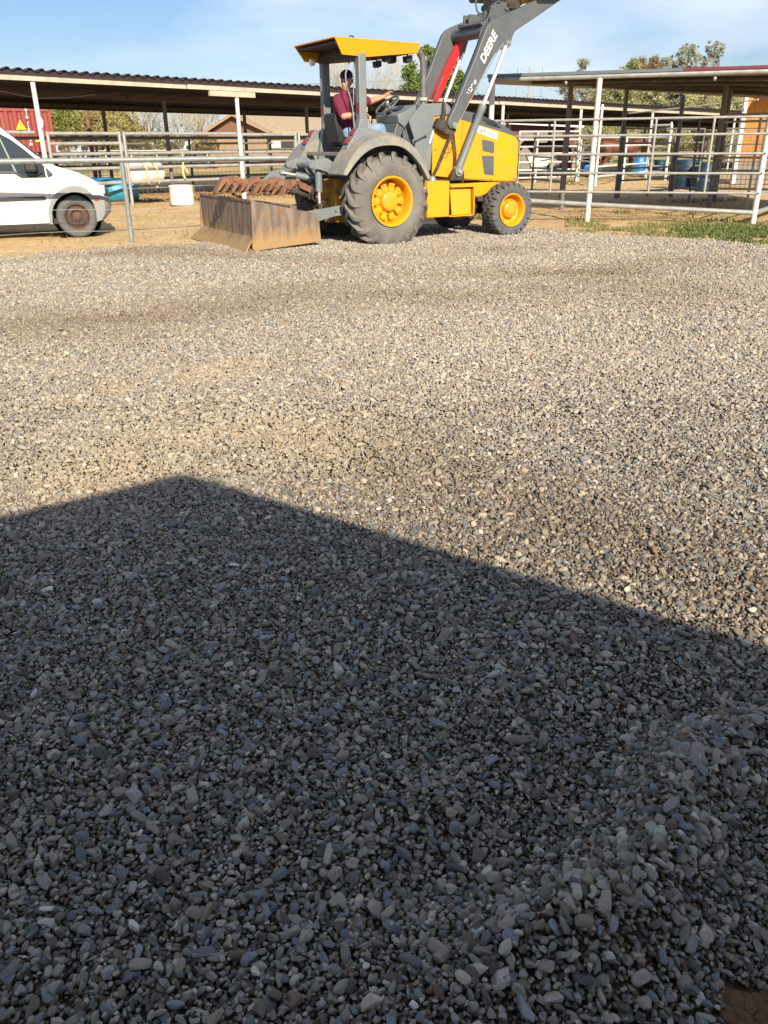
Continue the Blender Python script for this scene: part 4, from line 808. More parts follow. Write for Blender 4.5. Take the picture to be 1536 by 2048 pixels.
# ripper rack: row of curved rusty shanks on a dark bar
nsh = 11
rk = MB(); P0 = Vector((-2.16, .02, .90)); P1 = Vector((-1.12, -.08, .83))
rk.tube([P0 + Vector((.05, 0, -.055)), P1 + Vector((0, 0, -.06)), P1 + Vector((.25, -.02, -.16))], [.045, .06, .05], 10)
rk.build('ripper_bar', 'dark', TR, 40)
for i in range(nsh):
    t = i / (nsh - 1); c = P0.lerp(P1, t) + Vector((0, 0, .012 * math.sin(i * 2.1) + (.02 if i == 7 else 0))); mb = MB(); s_ = 1.0 + .1 * math.sin(i * 1.7)
    s_ *= 1.22; sec = [(.10, -.035), (.085, .03), (.03, .065), (-.04, .06), (-.09, .01), (-.125, -.06), (-.155, -.10), (-.10, -.075), (-.06, -.03), (-.02, .005), (.03, .01), (.06, -.04)]
    m = Matrix.Translation(c) @ Matrix.Rotation(R(12 * math.sin(i * 3)), 4, 'Z')
    poly = [(a * s_, b * s_) for a, b in sec]
    v = [m @ Vector((p[0], tt, p[1])) for tt in (-.085, .085) for p in poly]; n_ = len(poly)
    mb.add(v, [tuple(range(n_)), tuple(range(2 * n_ - 1, n_ - 1, -1))] + [(k + n_, (k + 1) % n_ + n_, (k + 1) % n_, k) for k in range(n_)])
    mb.build('ripper_shank', 'rust', TR, 30, .006)
mb = MB(); v = [(-1.14, -.16, .90), (-1.0, -.16, .86), (-.80, -.15, .74), (-.76, -.15, .68), (-.86, -.15, .70), (-1.10, -.16, .80)]; mb.prism([(p[0], p[2]) for p in v], -.20, .06); mb.build('ripper_bracket', 'rust', TR, 30, .006)
# box blade
yN, yF = -.70, 1.48
prof = [(-2.08, .685), (-2.05, .685), (-2.05, .20), (-2.10, .165), (-2.26, .03), (-2.285, .04), (-2.12, .19), (-2.08, .215)]
mb = MB(); mb.prism(prof[:3] + [(-2.08, .20)], yN + .02, yF); bb = mb.build('box_blade', 'blade', TR, 30, .004)
mb = MB(); mb.box((-2.095, yN + .01, .665), (-2.03, yF, .695)); mb.build('top_rail', 'blade', bb, 30, .004)
mb = MB(); mb.add([(-2.085, yN + .02, .205), (-2.085, yF + .02, .205), (-2.27, yF + .14, .015), (-2.25, yN - .06, .015), (-2.065, yN + .02, .205), (-2.065, yF + .02, .205), (-2.25, yF + .14, .0), (-2.23, yN - .06, .0)], [(0, 1, 2, 3), (7, 6, 5, 4), (0, 4, 5, 1), (1, 5, 6, 2), (2, 6, 7, 3), (3, 7, 4, 0)]); mb.build('cutting_edge', 'blade', bb, 30, .003)
mb = MB(); pl_ = roundpoly([(-2.09, .69), (-1.07, .475), (-1.04, .09), (-2.12, .02)], .05); mb.prism(pl_, yN - .02, yN + .01); mb.build('side_plate', 'bladeside', bb, 30, .004)
mb = MB(); mb.prism(pl_, yF, yF + .03); mb.build('side_plate', 'bladeside', bb, 30, .004)
mb = MB(); mb.box((-1.5, yN, .50), (-1.4, yF, .60)); mb.prism([(-2.05, .60), (-1.45, .60), (-1.1, .42), (-1.1, .36), (-2.05, .50)], .20, .26); mb.build('blade_frame', 'bladeside', bb, 30, .004)

# ------------------------------------------------------------ driver
def remesh(o, vox, sm=4):
    a = o.modifiers.new('fuse', 'REMESH'); a.mode = 'VOXEL'; a.voxel_size = vox; a.use_smooth_shade = True
    b = o.modifiers.new('relax', 'SMOOTH'); b.iterations = sm; b.factor = .5; return o
sy = .0
mb = MB()
# head turned back toward the blade (looks to -x, slightly toward the camera)
hc = Vector((-.185, -.02, 2.235)); look = Matrix.Rotation(R(205), 4, 'Z') @ Matrix.Rotation(R(12), 4, 'Y')
def hp(x, y, z): return hc + look @ Vector((x, y, z))
mb.ell(hc + Vector((0, 0, .02)), (.098, .080, .112), 20, look)
mb.ell(hp(.03, 0, -.055), (.068, .060, .072), 16, look)
mb.cap(hp(.088, 0, .005), hp(.110, 0, -.025), .012, .016, 10)
mb.cap(hp(.075, -.030, .030), hp(.075, .030, .030), .018, .018, 10)
mb.ell(hp(.085, 0, -.062), (.016, .026, .010), 10, look); mb.ell(hp(.072, 0, -.100), (.024, .028, .020), 10, look)
for s_ in (-1, 1): mb.ell(hp(-.005, s_ * .080, -.005), (.020, .010, .030), 10, look); mb.cap(hp(.06, s_ * .035, -.02), hp(.05, s_ * .04, -.04), .022, .02, 10)
mb.cap((-.22, -.01, 2.03), (-.195, -.01, 2.16), .062, .058, 14)
# torso, hips
mb.cap((-.20, 0, 1.56), (-.22, 0, 1.72), .15, .145, 16); mb.cap((-.28, -.06, 1.78), (-.30, -.08, 1.93), .13, .12, 16); mb.cap((-.08, .02, 1.78), (-.07, .04, 1.95), .13, .12, 16); mb.cap((-.36, -.10, 1.98), (-.01, .08, 2.0), .075, .075, 14)
# right arm down to the levers
shR, elR, wrR = Vector((-.40, -.14, 1.97)), Vector((-.41, -.33, 1.76)), Vector((-.17, -.43, 1.79))
mb.cap(shR, elR, .066, .050, 14); mb.cap(elR, wrR, .048, .032, 14)
# left arm out over the wheel
shL, elL, wrL = Vector((.03, .12, 1.995)), Vector((.30, .16, 1.98)), Vector((.54, .12, 2.055))
mb.cap(shL, elL, .064, .050, 14); mb.cap(elL, wrL, .048, .031, 14)
# legs
for s_, kn, an in ((-1, Vector((.30, -.17, 1.60)), Vector((.42, -.17, 1.18))), (1, Vector((.34, .16, 1.60)), Vector((.46, .15, 1.18)))):
    mb.cap((-.16, s_ * .10, 1.56), kn, .090, .066, 14); mb.cap(kn, an, .062, .042, 14); mb.cap(an, an + Vector((.14, 0, -.05)), .045, .038, 12)
# hands
def hand(mb, w, d, up, side, curl, thumb=1):
    d = d.normalized(); side = side.normalized(); up = d.cross(side).normalized()
    mb.cap(w, w + d * .045, .028, .026, 10)
    for s_ in (-.026, -.009, .009, .026): mb.cap(w + side * s_ * .7 + d * .02, w + side * s_ + d * .085, .014, .012, 8)
    for s_, ln in ((-.028, .060), (-.010, .074), (.010, .070), (.028, .056)):
        b0 = w + side * s_ + d * .085; b1 = b0 + (d * math.cos(curl) - up * math.sin(curl)) * ln * .5 + side * s_ * .15; b2 = b1 + (d * math.cos(curl * 2.2) - up * math.sin(curl * 2.2)) * ln * .5 + side * s_ * .12
        mb.cap(b0, b1, .0100, .0092, 8); mb.cap(b1, b2, .0092, .0080, 8)
    t0 = w + side * .028 * thumb + d * .025; t1 = t0 + (side * thumb * .8 + d * .6 - up * .3) * .035; t2 = t1 + (side * thumb * .4 + d * .9 - up * .3) * .032; mb.cap(t0, t1, .014, .0115, 8); mb.cap(t1, t2, .0115, .009, 8)
hand(mb, wrL, Vector((.75, -.1, .62)), None, Vector((.1, 1, .1)), .28, -1)
hand(mb, wrR + Vector((.0, 0, .0)), Vector((1, -.12, -.05)), None, Vector((.12, 1, 0)), .75, 1)
body = mb.build('person', 'skin', None, 0); remesh(body, .0075, 3)
body.location = TR.location; body.rotation_euler = TR.rotation_euler
tag(body, 'person in maroon t-shirt, jeans and dark cap driving the tractor while looking back', 'person')
mb = MB(); q = .014
mb.cap((-.20, 0, 1.56), (-.22, 0, 1.72), .163, .158, 16); mb.cap((-.28, -.06, 1.76), (-.30, -.08, 1.93), .155, .138, 16); mb.cap((-.05, .0, 1.72), (-.05, .03, 1.94), .17, .14, 16); mb.cap((-.17, -.04, 1.66), (-.17, -.05, 1.9), .17, .15, 16); mb.cap((-.38, -.12, 1.98), (.01, .10, 2.0), .088, .088, 14); mb.cap((-.225, -.01, 2.02), (-.215, -.01, 2.085), .085, .072, 14)
mb.cap(shR, shR.lerp(elR, .80), .082, .074, 14); mb.cap(shL, shL.lerp(elL, .78), .080, .074, 14); mb.cap((-.16, -.13, 1.60), (-.02, -.15, 1.60), .10, .09, 12)

sh = mb.build('shirt', 'shirt', body, 0); remesh(sh, .011, 4)
mb = MB(); mb.prism([(.0, 0), (.10, .02), (.10, .08), (.0, .07)], -.002, .002)
lg = MB(); mm = Matrix.Translation((.045, -.155, 1.86)) @ Matrix.Rotation(R(22), 4, 'Z'); lg.box((-.05, -.004, -.035), (.05, .004, .035), mm); lg.build('shirt_print', 'signyellow', body, 0)
mb = MB()
for s_, kn, an in ((-1, Vector((.30, -.17, 1.60)), Vector((.42, -.17, 1.18))), (1, Vector((.34, .16, 1.60)), Vector((.46, .15, 1.18)))):
    mb.cap((-.16, s_ * .10, 1.56), kn, .102, .078, 14); mb.cap(kn, an + Vector((0, 0, .05)), .075, .060, 14)
mb.cap((-.20, -.08, 1.56), (-.20, .08, 1.56), .13, .13); jn = mb.build('trousers', 'jeans', body, 0); remesh(jn, .011, 4)
for s_, an in ((-1, Vector((.42, -.17, 1.18))), (1, Vector((.46, .15, 1.18)))):
    mb = MB(); mb.cap(an + Vector((-.02, 0, -.02)), an + Vector((.15, 0, -.05)), .055, .045, 12); mb.box((an.x - .07, an.y - .045, 1.09), (an.x + .20, an.y + .045, 1.115)); bt = mb.build('boot', 'black', body, 0); remesh(bt, .01, 2)
mb = MB(); mb.ell(hp(-.010, 0, .072), (.106, .090, .082), 20, look); cpb = mb.build('cap', 'cap', body, 60)
cpb.data.transform(Matrix.Identity(4))
mb = MB(); mb.ell(hp(-.115, 0, .035), (.055, .062, .008), 16, look @ Matrix.Rotation(R(-8), 4, 'Y')); mb.build('cap_peak', 'cap', cpb, 60)
mb = MB(); mb.ell(hp(-.045, 0, -.005), (.062, .078, .055), 16, look); mb.ell(hp(.0, .062, .01), (.03, .02, .04), 10, look); mb.ell(hp(.0, -.062, .01), (.03, .02, .04), 10, look); mb.build('hair', 'mane', body, 60)
for s_ in (-1, 1):
    mb = MB(); mb.ell(hp(.086, s_ * .030, .008), (.009, .018, .010), 10, look); mb.build('eye', 'black', body, 60)

# ------------------------------------------------------------ van
VB = G(150, 474.5); VY = R(23)
VAN = thing('parked_van', 'white compact cargo van with grey bumper and rusty steel wheels parked behind the pipe fence', 'van', (VB.x, VB.y, 0), VY)
# side profile in van coordinates, x=0 near the front wheel centre, y=0 the near side plane, far side +1.75
top = [(.66, .47), (.665, .55), (.60, .66), (.565, .76), (.53, .84), (.42, .905), (.20, 1.0), (-.10, 1.09), (-.22, 1.15), (-.40, 1.27), (-.72, 1.56), (-.95, 1.76), (-1.15, 1.86), (-1.6, 1.93), (-3.2, 1.95), (-3.75, 1.90), (-3.85, 1.5), (-3.88, .5)]
def arch(cx_, r_, z0, a0=0, a1=180, n=14): return [(cx_ + r_ * math.cos(R(a0 + (a1 - a0) * i / n)), z0 + r_ * math.sin(R(a0 + (a1 - a0) * i / n))) for i in range(n + 1)]
WX = .09; RX = -2.82
bottom = [(-3.85, .30), (RX - .38, .26)] + [(p[0], p[1]) for p in arch(RX, .38, .32, 180, 0)] + [(RX + .38, .24), (WX - .40, .24)] + arch(WX, .40, .31, 178, 2) + [(.50, .27), (.60, .33)]
def van_sec(poly, ys, ins): pass
# body: loft across the width with tumblehome (narrower at the roof)
allp = top + bottom
def tum(z): return 0 if z < 1.0 else (z - 1.0) * .16
def nose(x, f): return x - (.13 * max(0, (x - .2) / .45) ** 1.3 * f if x > .2 else 0)
mb = MB(); n = len(allp); rows = []
Wd = 1.78
for (yy, inn, f) in ((0.0, 0, 1.0), (.05, 0, .45), (.25, 0, .12), (Wd / 2, 0, 0), (Wd - .25, 0, .12), (Wd - .05, 0, .45), (Wd, 0, 1.0)):
    for (x_, z_) in allp:
        t = tum(z_); y2 = yy
        if yy < Wd / 2: y2 = yy + t
        elif yy > Wd / 2: y2 = yy - t
        zz = z_ - (.035 if (yy in (0.0, Wd) and z_ > 1.85) else 0)
        rows.append((nose(x_, f), y2, zz))
K = 7
f = [(i * n + j, i * n + (j + 1) % n, (i + 1) * n + (j + 1) % n, (i + 1) * n + j) for i in range(K - 1) for j in range(n)]
mb.add(rows, f)
import mathutils
tri = mathutils.geometry.tessellate_polygon([[Vector((p[0], p[1], 0)) for p in allp]])
for base in (0, (K - 1) * n):
    o_ = len(mb.v); mb.v += [rows[base + i] for i in range(n)]; mb.f += [tuple(o_ + i for i in t) for t in tri]; mb.mi += [0] * len(tri)
vb = mb.build('body', 'vanwhite', VAN, 32)
def side(name, poly, mt, off=.004, th=.010, parent=vb, smooth=0, bevel=0):
    mb = MB(); n = len(poly); a = [(nose(p[0], 1.0), tum(p[1]) - off - th, p[1]) for p in poly]; b = [(nose(p[0], 1.0), tum(p[1]) + .02, p[1]) for p in poly]
    tri = mathutils.geometry.tessellate_polygon([[Vector((p[0], p[1], 0)) for p in poly]])
    mb.add(a + b, list(tri) + [tuple(i + n for i in t[::-1]) for t in tri] + [(i, (i + 1) % n, (i + 1) % n + n, i + n) for i in range(n)]); return mb.build(name, mt, parent, smooth, bevel)
side('window', [(-1.95, 1.66), (-1.02, 1.66), (-.90, 1.60), (-.74, 1.51), (-.57, 1.37), (-.43, 1.235), (-.30, 1.11), (-.30, .965), (-.65, .965), (-.74, 1.035), (-1.95, 1.06)], 'glass', -.002, .006)
side('window_trim', [(-1.95, 1.06), (-.745, 1.04), (-.655, .97), (-.30, .972), (-.30, .94), (-.665, .938), (-.765, 1.005), (-1.95, 1.025)], 'vandark', .006, .008)
side('window_trim', [(-.92, 1.60), (-.90, 1.60), (-.72, 1.02), (-.75, 1.02)], 'vangrey', .006, .005)
side('quarter_panel', roundpoly([(-.285, 1.10), (-.185, .985), (-.215, .95), (-.275, .945)], .012), 'vandark', .004, .006)
side('rub_strip', roundpoly([(-2.3, .59), (-2.3, .65), (-.355, .652), (-.355, .600)], .012), 'vandark', .006, .018, bevel=.004)
for nm, pl in (('door_seam', [(-.297, .96), (-.290, .96), (-.288, .30), (-.295, .30)]), ('body_crease', [(-2.3, .812), (-2.3, .806), (.52, .800), (.52, .806)]), ('body_crease', [(-2.3, .504), (-2.3, .510), (-.36, .512), (-.36, .506)]), ('door_seam', [(-2.3, .275), (-2.3, .281), (-.36, .286), (-.36, .280)])):
    side(nm, pl, 'seam', .000, .0025)
oa = arch(WX + .01, .455, .345, 186, 40, 16); ia = arch(WX, .395, .31, 12, 182, 16)
side('wheel_arch_trim', oa + [(.44, .62), (.45, .55), (.455, .40)] + ia[::1] + [(WX - .40, .22), (-.365, .22)], 'vangrey', .008, .022, smooth=0, bevel=.006)
mb = MB(); bp_ = [(.40, .64), (.58, .64), (.675, .59), (.69, .48), (.66, .36), (.56, .26), (.44, .235), (.445, .40), (.43, .55)]
rows = []; n = len(bp_)
for (yy, f_) in ((-.03, 1.0), (.05, .42), (.25, .10), (Wd / 2, 0), (Wd - .25, .10), (Wd - .05, .42), (Wd + .03, 1.0)): rows += [(nose(x_, f_) + .008, yy, z_) for x_, z_ in bp_]
mb.add(rows, [(i * n + j, i * n + (j + 1) % n, (i + 1) * n + (j + 1) % n, (i + 1) * n + j) for i in range(6) for j in range(n)] + [tuple(range(n)), tuple(6 * n + j for j in range(n - 1, -1, -1))]); mb.build('front_bumper', 'vangrey', VAN, 35)
side('door_handle', roundpoly([(-1.62, .90), (-1.40, .905), (-1.40, .87), (-1.62, .865)], .01), 'vandark', .004, .022)
side('body_crease', [(-2.3, .395), (-2.3, .400), (-.36, .405), (-.36, .400)], 'seam', .000, .0025)
side('marker_light', roundpoly([(.455, .605), (.575, .603), (.575, .565), (.465, .562)], .008), 'red', .030, .010)
def wpan(name, x0_, z0_, x1_, z1_, m0, m1, mt_, off=.012):
    d = Vector((x1_ - x0_, 0, z1_ - z0_)).normalized(); nn_ = Vector((-d.z, 0, d.x)) * -1; nn_ = nn_ if nn_.x > 0 else -nn_; o_ = nn_ * off
    v = [Vector((x0_, m0 + tum(z0_), z0_)), Vector((x0_, Wd - m0 - tum(z0_), z0_)), Vector((x1_, Wd - m1 - tum(z1_), z1_)), Vector((x1_, m1 + tum(z1_), z1_))]
    mb = MB(); mb.add([p + o_ for p in v] + [p - nn_ * .01 for p in v], [(0, 1, 2, 3), (7, 6, 5, 4), (0, 4, 5, 1), (1, 5, 6, 2), (2, 6, 7, 3), (3, 7, 4, 0)]); return mb.build(name, mt_, vb, 0)
wpan('windshield', -.26, 1.178, -.93, 1.743, .09, .12, 'glass')
mb = MB(); mb.box((.655, .45, .60), (.69, Wd - .45, .74)); mb.build('grille', 'vandark', VAN, 0, .01)
for y0_ in (.10, Wd - .34):
    mb = MB(); mb.box((.50, y0_, .66), (.605 if 1 else 0, y0_ + .24, .80)); mb.build('headlight', 'chrome', VAN, 0, .02)
mb = MB(); mb.box((-.60, -.20, 1.03), (-.42, -.02, 1.22)); mb.box((-.44, -.06, .98), (-.36, .02, 1.04)); mb.build('mirror', 'vandark', VAN, 30, .03)
def vwheel(x, y, near):
    mb = MB(); h = .10; pr = [(-.085, .20), (-.10, .235), (-.105, .275), (-.09, .312), (-.07, .324), (-.03, .329), (.03, .329), (.07, .324), (.09, .312), (.105, .275), (.10, .235), (.085, .20)]
    mb.lathe(pr, n=64)
    for g_ in (-.04, 0, .04): pass
    ty = mb.build('wheel', 'tyre2', VAN, 40); ty.location = (x, y, .318); ty.rotation_euler = (0, 0, 0 if near else math.pi)
    rb_ = MB(); rb_.lathe([(-.075, .195), (-.088, .206), (-.094, .203), (-.088, .19), (-.070, .182), (-.055, .176), (-.050, .168), (-.070, .150), (-.078, .120), (-.055, .095), (-.045, .085), (-.060, .075), (-.075, .055), (-.078, .0)], n=56); hb = rb_; rb_.cur = 1
    for k in range(20): a = 2 * math.pi * k / 20; hb.cyl((.151 * math.cos(a), -.068, .151 * math.sin(a)), (.151 * math.cos(a), -.0745, .151 * math.sin(a)), .0085, .0085, 8)
    for k in range(5): a = 2 * math.pi * k / 5 + .3; hb.cyl((.042 * math.cos(a), -.073, .042 * math.sin(a)), (.042 * math.cos(a), -.085, .042 * math.sin(a)), .010, .009, 8)
    rm = rb_.build('rim', ['rimrust', 'black'], ty, 35)
M['rimrust'] = mat('rusty_wheel_steel', (.085, .052, .038), .7, (.14, .09, .065), 9, (.4, .7), metal=.2, bump=.1)
vwheel(WX, .12, True); vwheel(WX, Wd - .12, False); vwheel(RX, .12, True); vwheel(RX, Wd - .12, False)
mb = MB(); mb.box((-.31, .06, .22), (.50, Wd - .06, .30)); mb.tube([(WX, .012, .315), (WX, .5, .315)], .388, 32, False); mb.tube([(WX, .45, .315), (WX, .47, .315)], .385, 32); mb.build('wheel_well', 'black', VAN, 0)
# ------------------------------------------------------------ pipe fences
def pipe(mb, a, b, r, n=10): mb.tube([a, b], r, n)
# front fence: grey top rail on posts with three wires
F0 = G(264, 483); FD = Vector((math.cos(R(17)), math.sin(R(17)), 0))
FT = thing('pipe_fence', 'weathered grey pipe rail fence with thin wires in front of the white van', 'fence', F0)
zt = ZAT(245, 320, F0.x, F0.y)
def fp(s, z): return FD * s + Vector((0, 0, z))
for s_ in (0, 3.05, -3.4, -6.8, 6.1):
    mb = MB(); mb.tube([fp(s_, -.3), fp(s_, zt - .035)], .036, 14); mb.build('post', 'galvgrey', FT, 50)
mb = MB(); mb.tube([fp(-9, zt), fp(6.3, zt)], .042, 14); mb.build('top_rail', 'galvgrey', FT, 50)
for px_, py_ in ((0, 0),):
    for zz in (.80, .495, .175):
        mb = MB(); pts = []
        for k in range(31): s_ = -9 + 15.3 * k / 30; pts.append(fp(s_, zz + .012 * math.sin(k * 1.3)) + Vector((0, -.04, 0)))
        mb.tube(pts, .0032, 5); mb.build('wire', 'galv', FT, 0)
# long shed (mare motel) on the diagonal
SY = R(41); SU = Vector((math.cos(SY), math.sin(SY), 0)); SV = Vector((-math.sin(SY), math.cos(SY), 0))
S0 = Vector((-8.0, 20.8, 0))
def sp(s, d, z): return S0 + SU * s + SV * d + Vector((0, 0, z))
def shed_s(px, d=0.0, py=260):
    r_ = ray(px, py); P0 = S0 + SV * d; det = r_.x * (-SU.y) - r_.y * (-SU.x)
    t = (P0.x * (-SU.y) - P0.y * (-SU.x)) / det; q = Vector((r_.x * t, r_.y * t, 0)); return (q - P0).dot(SU)
def eave(s): return 2.76 - .0095 * s
SH = thing('long_shed', 'long open horse shed with maroon corrugated roof and cream beams behind the tractor', 'shed', S0)
def lp(v): return v - S0
fs = [shed_s(64, 0, 158), shed_s(472, 0, 178)]; stp = fs[1] - fs[0]
front_posts = [fs[0] - stp, fs[0], fs[1], fs[1] + stp, fs[1] + 2 * stp, shed_s(1163, 0, 215), shed_s(1306, 0, 222), shed_s(1306, 0, 222) + 7]
for i, s_ in enumerate(front_posts):
    mb = MB(); mb.tube([lp(sp(s_, 0, -.3)), lp(sp(s_, 0, eave(s_) - .02))], .055, 14)
    if i == 1: mb.tube([lp(sp(s_, 0, 2.02)) + Vector((.05, -.04, 0)), lp(sp(s_, 0, 1.96)) + Vector((.1, -.05, -.02)), lp(sp(s_, 0, 1.84)) + Vector((.09, -.06, 0)), lp(sp(s_, 0, 1.78)) + Vector((.04, -.05, 0))], .018, 8)
    mb.build('post', 'white_paint', SH, 50)
for px_, d, py_ in ((327, 3.5, 200), (612, 3.5, 206), (1016, 3.5, 228), (206, 7, 222), (488, 7, 226), (742, 7, 230), (1100, 7, 240), (1292, 7, 245)):
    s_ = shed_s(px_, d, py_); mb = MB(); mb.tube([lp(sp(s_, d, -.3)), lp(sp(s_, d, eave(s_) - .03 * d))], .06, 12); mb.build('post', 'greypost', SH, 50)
sA, sB = -14, 62
for d in (0.0, 3.5, 7.0):
    mb = MB(); dz = -.03 * d
    for a in range(sA, sB, 6):
        q = [lp(sp(a + .01, d + dd, eave(a) + dz + z_)) for dd, z_ in ((-.06, -.0), (.035, 0), (.035, .15 if d < 1 else .10), (-.06, .15 if d < 1 else .10))] + [lp(sp(a + 5.98, d + dd, eave(a + 6) + dz + z_)) for dd, z_ in ((-.035, -.0), (.035, 0), (.035, .15 if d < 1 else .10), (-.035, .15 if d < 1 else .10))]
        mb.add(q, [(0, 1, 2, 3), (7, 6, 5, 4), (0, 4, 5, 1), (1, 5, 6, 2), (2, 6, 7, 3), (3, 7, 4, 0)])
    mb.build('purlin', 'beam' if d < 1 else 'purlinshade', SH, 0)
# corrugated roof
V = []; F = []; ss = np.arange(sA, sB, .055); pr_ = lambda s_: .030 * np.clip(np.sin(2 * np.pi * s_ / .26) * 2.2, -1, 1)
dd_ = [-.12, 3.5, 7.7]
for d in dd_:
    for s_ in ss: V.append(tuple(lp(sp(s_, d, eave(s_) - .03 * d + .225 + float(pr_(s_))))))
nS = len(ss)
for j in range(2): F += [(j * nS + i, j * nS + i + 1, (j + 1) * nS + i + 1, (j + 1) * nS + i) for i in range(nS - 1)]
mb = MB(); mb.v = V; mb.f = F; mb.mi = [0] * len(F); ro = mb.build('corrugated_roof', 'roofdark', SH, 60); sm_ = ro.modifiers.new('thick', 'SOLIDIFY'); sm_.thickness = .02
mb = MB()
for a in range(sA, sB, 6):
    q = [lp(sp(a + e, d, eave(a + e) + z_)) for e in (0, 6) for d, z_ in ((-.085, .115), (-.065, .115), (-.065, .20), (-.085, .20))]
    mb.add(q, [(0, 1, 2, 3), (7, 6, 5, 4), (0, 4, 5, 1), (1, 5, 6, 2), (2, 6, 7, 3), (3, 7, 4, 0)])
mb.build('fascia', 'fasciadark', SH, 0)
mb = MB()
for a in range(sA, sB, 6):
    q = [lp(sp(a + e, d, eave(a + e) - .03 * 7.6 + z_)) for e in (0, 6) for d, z_ in ((7.55, -.02), (7.6, -.02), (7.6, .20), (7.55, .20))]
    mb.add(q, [(0, 1, 2, 3), (7, 6, 5, 4), (0, 4, 5, 1), (1, 5, 6, 2), (2, 6, 7, 3), (3, 7, 4, 0)])
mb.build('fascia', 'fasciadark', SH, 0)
# tube light under the eave
s1, s2 = shed_s(418, -.02, 182), shed_s(508, -.02, 184)
mb = MB(); q = [sp(s_, d, eave(s_) + z_) for s_ in (s1, s2) for d, z_ in ((-.08, -.14), (.04, -.14), (.04, -.01), (-.08, -.01))]
mb.add(q, [(0, 1, 2, 3), (7, 6, 5, 4), (0, 4, 5, 1), (1, 5, 6, 2), (2, 6, 7, 3), (3, 7, 4, 0)])
tag(mb.build('light_fixture', 'beam', None, 0, .01), 'long cream light fixture under the shed eave at the second white post', 'light fixture')
mb = MB(); pts = [sp(shed_s(p, .6, 190), .6, z_) for p, z_ in ((0, 2.58), (40, 2.50), (80, 2.45), (130, 2.47), (190, 2.56))]; mb.tube(pts, .02, 6)
tag(mb.build('hanging_hose', 'greypost', None, 60), 'sagging hose slung under the left end of the long shed roof', 'hose')
# panels along the front of the shed
def panel(s0, s1, zs_, label, cat='fence panel', grp='livestock panels along the front of the long shed', d=0.0, rr=.040, leg='galv', ends=(1, 1), stub=0):
    a = sp(s0, d, 0); t = thing('livestock_fence', label, cat, a, 0, grp)
    u = SU * (s1 - s0)
    for k, e in enumerate((0, 1)):
        if not ends[k]: continue
        mb = MB(); mb.tube([u * e + Vector((0, 0, -.02)), u * e + Vector((0, 0, zs_[0] + .045))], .042, 12)
        if k: mb.cap(u * e + Vector((.05, 0, 1.45)), u * e + Vector((.05, 0, 1.30)), .015, .015, 8)
        mb.build('upright', leg, t, 50)
    for z_ in zs_:
        mb = MB(); mb.tube([Vector((0, 0, z_)), u + Vector((0, 0, z_))], rr, 12); mb.build('rail', leg, t, 50)
    return t
Z5 = [1.68, 1.46, 1.23, .90, .56]; Z4 = [1.68, 1.23, .90, .56]
ps = lambda px: shed_s(px, 0, 300)
panel(ps(-190), ps(80) - .07, [1.70, 1.23, .90], 'silver livestock panel behind the van roof at the far left', ends=(1, 0))
panel(ps(100), ps(246) - .05, Z5, 'silver five rail livestock panel between the left white post and the chained gate uprights')
panel(ps(246) + .07, ps(478) - .06, Z4, 'silver four rail livestock panel with the white barrel tied to its rails', ends=(1, 0))
panel(ps(478) + .10, ps(592), [1.66, 1.22, .88], 'silver livestock panel just left of the tractor with a white board behind')
panel(ps(592) + .12, ps(592) + 3.3, [1.66, 1.22, .88, .55], 'silver livestock panel hidden mostly behind the tractor cab')
# inner pen rails, their shade under the roof put into a darker grey
inn = thing('inner_pen_fence', 'shaded dark pipe fence with wire mesh along the back of the shed pens', 'fence', sp(0, 4.2, 0))
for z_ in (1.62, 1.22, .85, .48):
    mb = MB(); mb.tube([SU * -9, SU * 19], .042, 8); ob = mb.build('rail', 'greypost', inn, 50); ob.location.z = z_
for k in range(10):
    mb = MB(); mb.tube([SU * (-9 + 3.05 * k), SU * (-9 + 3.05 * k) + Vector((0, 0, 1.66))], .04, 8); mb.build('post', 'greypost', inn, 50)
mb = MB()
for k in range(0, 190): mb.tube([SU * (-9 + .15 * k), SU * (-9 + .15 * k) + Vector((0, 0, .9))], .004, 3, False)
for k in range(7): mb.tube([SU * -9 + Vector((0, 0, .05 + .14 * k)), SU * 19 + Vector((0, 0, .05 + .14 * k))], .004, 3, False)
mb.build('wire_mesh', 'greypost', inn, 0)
for (s_, nm) in ((shed_s(246, 2, 330), 0), (shed_s(478, 2, 330), 1)):
    t = thing('pen_divider', ['silver pipe divider running back into the shed beside the white barrel', 'silver pipe divider running back into the shed behind the ripper teeth'][nm], 'fence panel', sp(s_, .1, 0), 0, 'pen dividers')
    for z_ in (1.45, 1.0, .42):
        mb = MB(); mb.tube([Vector((0, 0, z_)), SV * 4 + Vector((0, 0, z_))], .032, 10); mb.build('rail', 'galv', t, 50)
mb = MB(); g = G(390, 378); mb.tube([(g.x, g.y, .28), (g.x + 3.6, g.y + 2.2, .28)], .045, 10)
tag(mb.build('low_pipe', 'galv', None, 50), 'single low pipe rail above the dung heap left of the ripper', 'pipe')
# red rusty post behind the pens
g = AT(172, 217, 31); mb = MB(); mb.tube([(g.x, 31, 0), (g.x, 31, 3.4)], .075, 10); tag(mb.build('rusty_post', 'rust', None, 50), 'reddish rusty steel post standing behind the left end of the shed', 'post')

